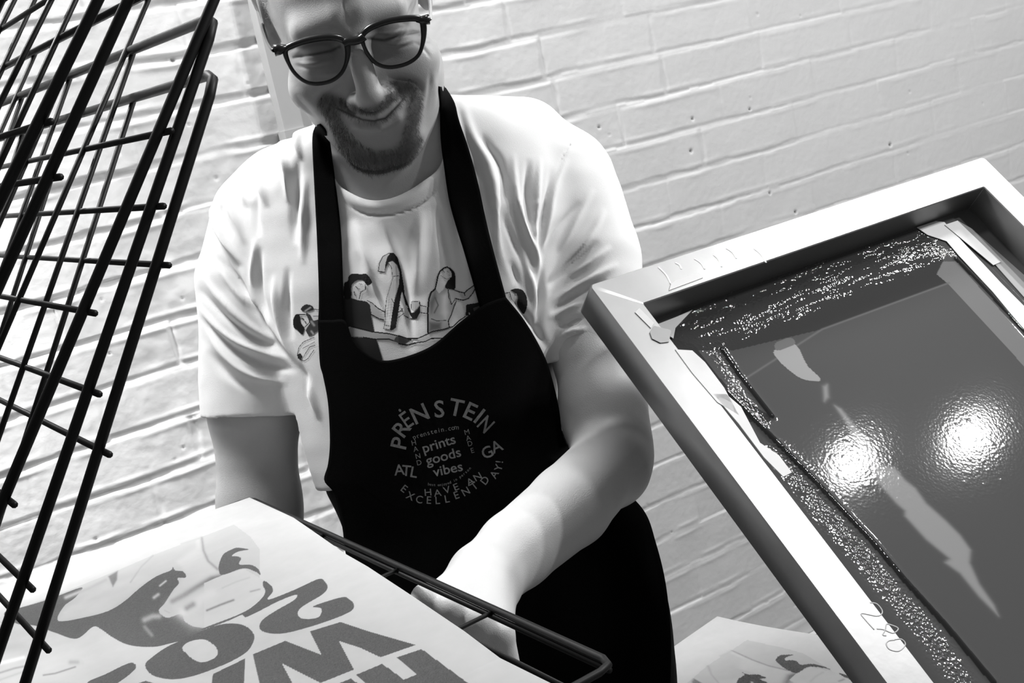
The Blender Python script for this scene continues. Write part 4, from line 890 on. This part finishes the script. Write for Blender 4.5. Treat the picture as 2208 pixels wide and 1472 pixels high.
for pts in (LL, LR):
    n_ = len(pts); a = [GP(*q, -.0003) for q in pts]; b = [GP(*q, .0006) for q in pts]
    mkobj('lens', W(np.array(a + b)), [tuple(range(n_)), tuple(range(n_, 2 * n_))[::-1]] + [(i, n_ + i, n_ + (i + 1) % n_, (i + 1) % n_) for i in range(n_)], m_lens, spec, False)
def loc(p): return (np.asarray(p) - HO) @ HR
for sg, (hx, hy) in ((-1, z1([(290, 348)])[0]), (1, z1([(1364, 133)])[0])):
    hp = loc(GP(hx, hy)); mb = MB(); pts = catmull([hp, hp + (sg * .002, .0, -.008), np.array((sg * .0785, .018, .045)), np.array((sg * .0815, .022, .000)), np.array((sg * .0805, .006, -.034))], 8)
    mb.tube(W(H(pts)), .0019 if sg < 0 else .0016, 8); mb.obj('temple_arm', m_rim if sg < 0 else mat('silver_arm', .7, .25, metal=.8), spec)
# ---------------------------------------------------------------- beard and cropped hair as fine strands
m_hair = mat('hair_strands', .07, .6, spec=.3)
HV = V_head = headVn = None
vh = BV[:headN]; nh = vnormals(vh, Fh); tn = BC[:headN]; lh = loc(vh)
def strands(name, sel, n, ln, flow, wid, m, jit=.35):
    idx = rng.choice(sel, n); b = vh[idx] + rng.normal(size=(n, 3)) * .0005; nn = nh[idx]; fl = flow(lh[idx]) @ HR.T
    d = nn * .45 + fl + rng.normal(size=(n, 3)) * jit; d /= np.linalg.norm(d, axis=1, keepdims=True); L_ = (ln * rng.uniform(.5, 1.3, n))[:, None]
    s = np.cross(d, nn); s /= np.linalg.norm(s, axis=1, keepdims=True) + 1e-9; s2 = np.cross(d, s); mid = b + d * L_ * .55; d2 = d - nn * .35; tip = mid + d2 * L_ * .45
    V_ = []; 
    for k in range(3):
        an = 2 * math.pi * k / 3; V_.append(b + (s * math.cos(an) + s2 * math.sin(an)) * wid)
    for k in range(3):
        an = 2 * math.pi * k / 3; V_.append(mid + (s * math.cos(an) + s2 * math.sin(an)) * wid * .8)
    V_.append(tip); V_ = np.stack(V_, 1).reshape(-1, 3); o = np.arange(n)[:, None] * 7
    f = []
    for k in range(3):
        l = (k + 1) % 3; f.append(np.concatenate([o + k, o + l, o + 3 + l, o + 3 + k], 1)); f.append(np.concatenate([o + 3 + k, o + 3 + l, o + 6, o + 6], 1)[:, :4])
    fa = np.concatenate(f[::2]); fb = np.concatenate(f[1::2])[:, :3]
    me_f = [tuple(x) for x in fa] + [tuple(x) for x in fb]
    return mkobj(name, W(V_), me_f, m, man)
selb = np.where((tn < .2) & (lh[:, 1] < -.03) & (lh[:, 2] > .02) & (lh[:, 1] > -.135))[0]
strands('beard', selb, 5200, .0055, lambda l: np.stack([np.sign(l[:, 0]) * .25 * (l[:, 1] > -.075), -1.0 + 0 * l[:, 0], .15 + 0 * l[:, 0]], 1), .00011, m_hair)
selh = np.where((lh[:, 2] < .06 - .9 * np.clip(.085 - lh[:, 1], 0, 1)) & (lh[:, 1] > -.04) & (np.abs(lh[:, 0]) < .0765))[0]
strands('cropped_hair', selh, 9000, .006, lambda l: np.stack([0 * l[:, 0], -.1 + 0 * l[:, 0], .6 + 0 * l[:, 0]], 1), .00012, m_hair)
# ================================================================== LIGHT
def area(name, loc, target, size, power, shape='DISK', sy=None):
    l = bpy.data.lights.new(name, 'AREA'); l.shape = shape; l.size = size; l.energy = power
    if sy: l.size_y = sy
    o = bpy.data.objects.new(name, l); COL.objects.link(o); o.location = loc
    d = Vector(target) - Vector(loc); o.rotation_euler = d.to_track_quat('-Z', 'Y').to_euler(); return o
tgt = (.7, 1.0, 1.2)
area('overhead_light', LAMP1, tgt, .075, 20)
area('overhead_light', LAMP2, tgt, .085, 21)
area('overhead_light', (.10, 1.47, 2.6), (.3, 1.64, 1.2), .3, 38)
ws = area('wall_fill', (-.22, 1.42, 2.25), (.10, 1.65, 1.2), .12, 3.0); ws.data.spread = math.radians(46)  # unseen fill added to brighten the left wall while missing the man
area('overhead_light', (1.2, .98, 2.75), (.75, 1.0, 1.1), .14, 8)  # extra overhead fill, added to light the elbow and upper arm
sl_ = area('side_fill', (1.9, .85, 2.0), (.64, 1.12, 1.28), .15, 1.0); sl_.data.spread = math.radians(44)  # added narrow fill aimed at cheek, neck and arm; no such fixture known
w = bpy.data.worlds.new('world'); bpy.context.scene.world = w; w.use_nodes = True
bg = w.node_tree.nodes['Background']; bg.inputs[0].default_value = (1, 1, 1, 1); bg.inputs[1].default_value = .205
sc = bpy.context.scene
sc.view_settings.view_transform = 'Standard'; sc.view_settings.look = 'None'; sc.view_settings.gamma = 1; sc.view_settings.exposure = 0.0
sc.view_settings.use_curve_mapping = False
cam = bpy.data.cameras.new('camera'); co = bpy.data.objects.new('camera', cam); COL.objects.link(co)
cam.sensor_width = 36; cam.lens = 36 * F / 2208; cam.clip_start = .02
R = np.stack([M @ np.array((1, 0, 0.)), M @ np.array((0, -1., 0)), M @ np.array((0, 0, -1.))], 1)
mw = Matrix([[*R[0], 0], [*R[1], 0], [*R[2], CAMH], [0, 0, 0, 1]]); co.matrix_world = mw
sc.camera = co
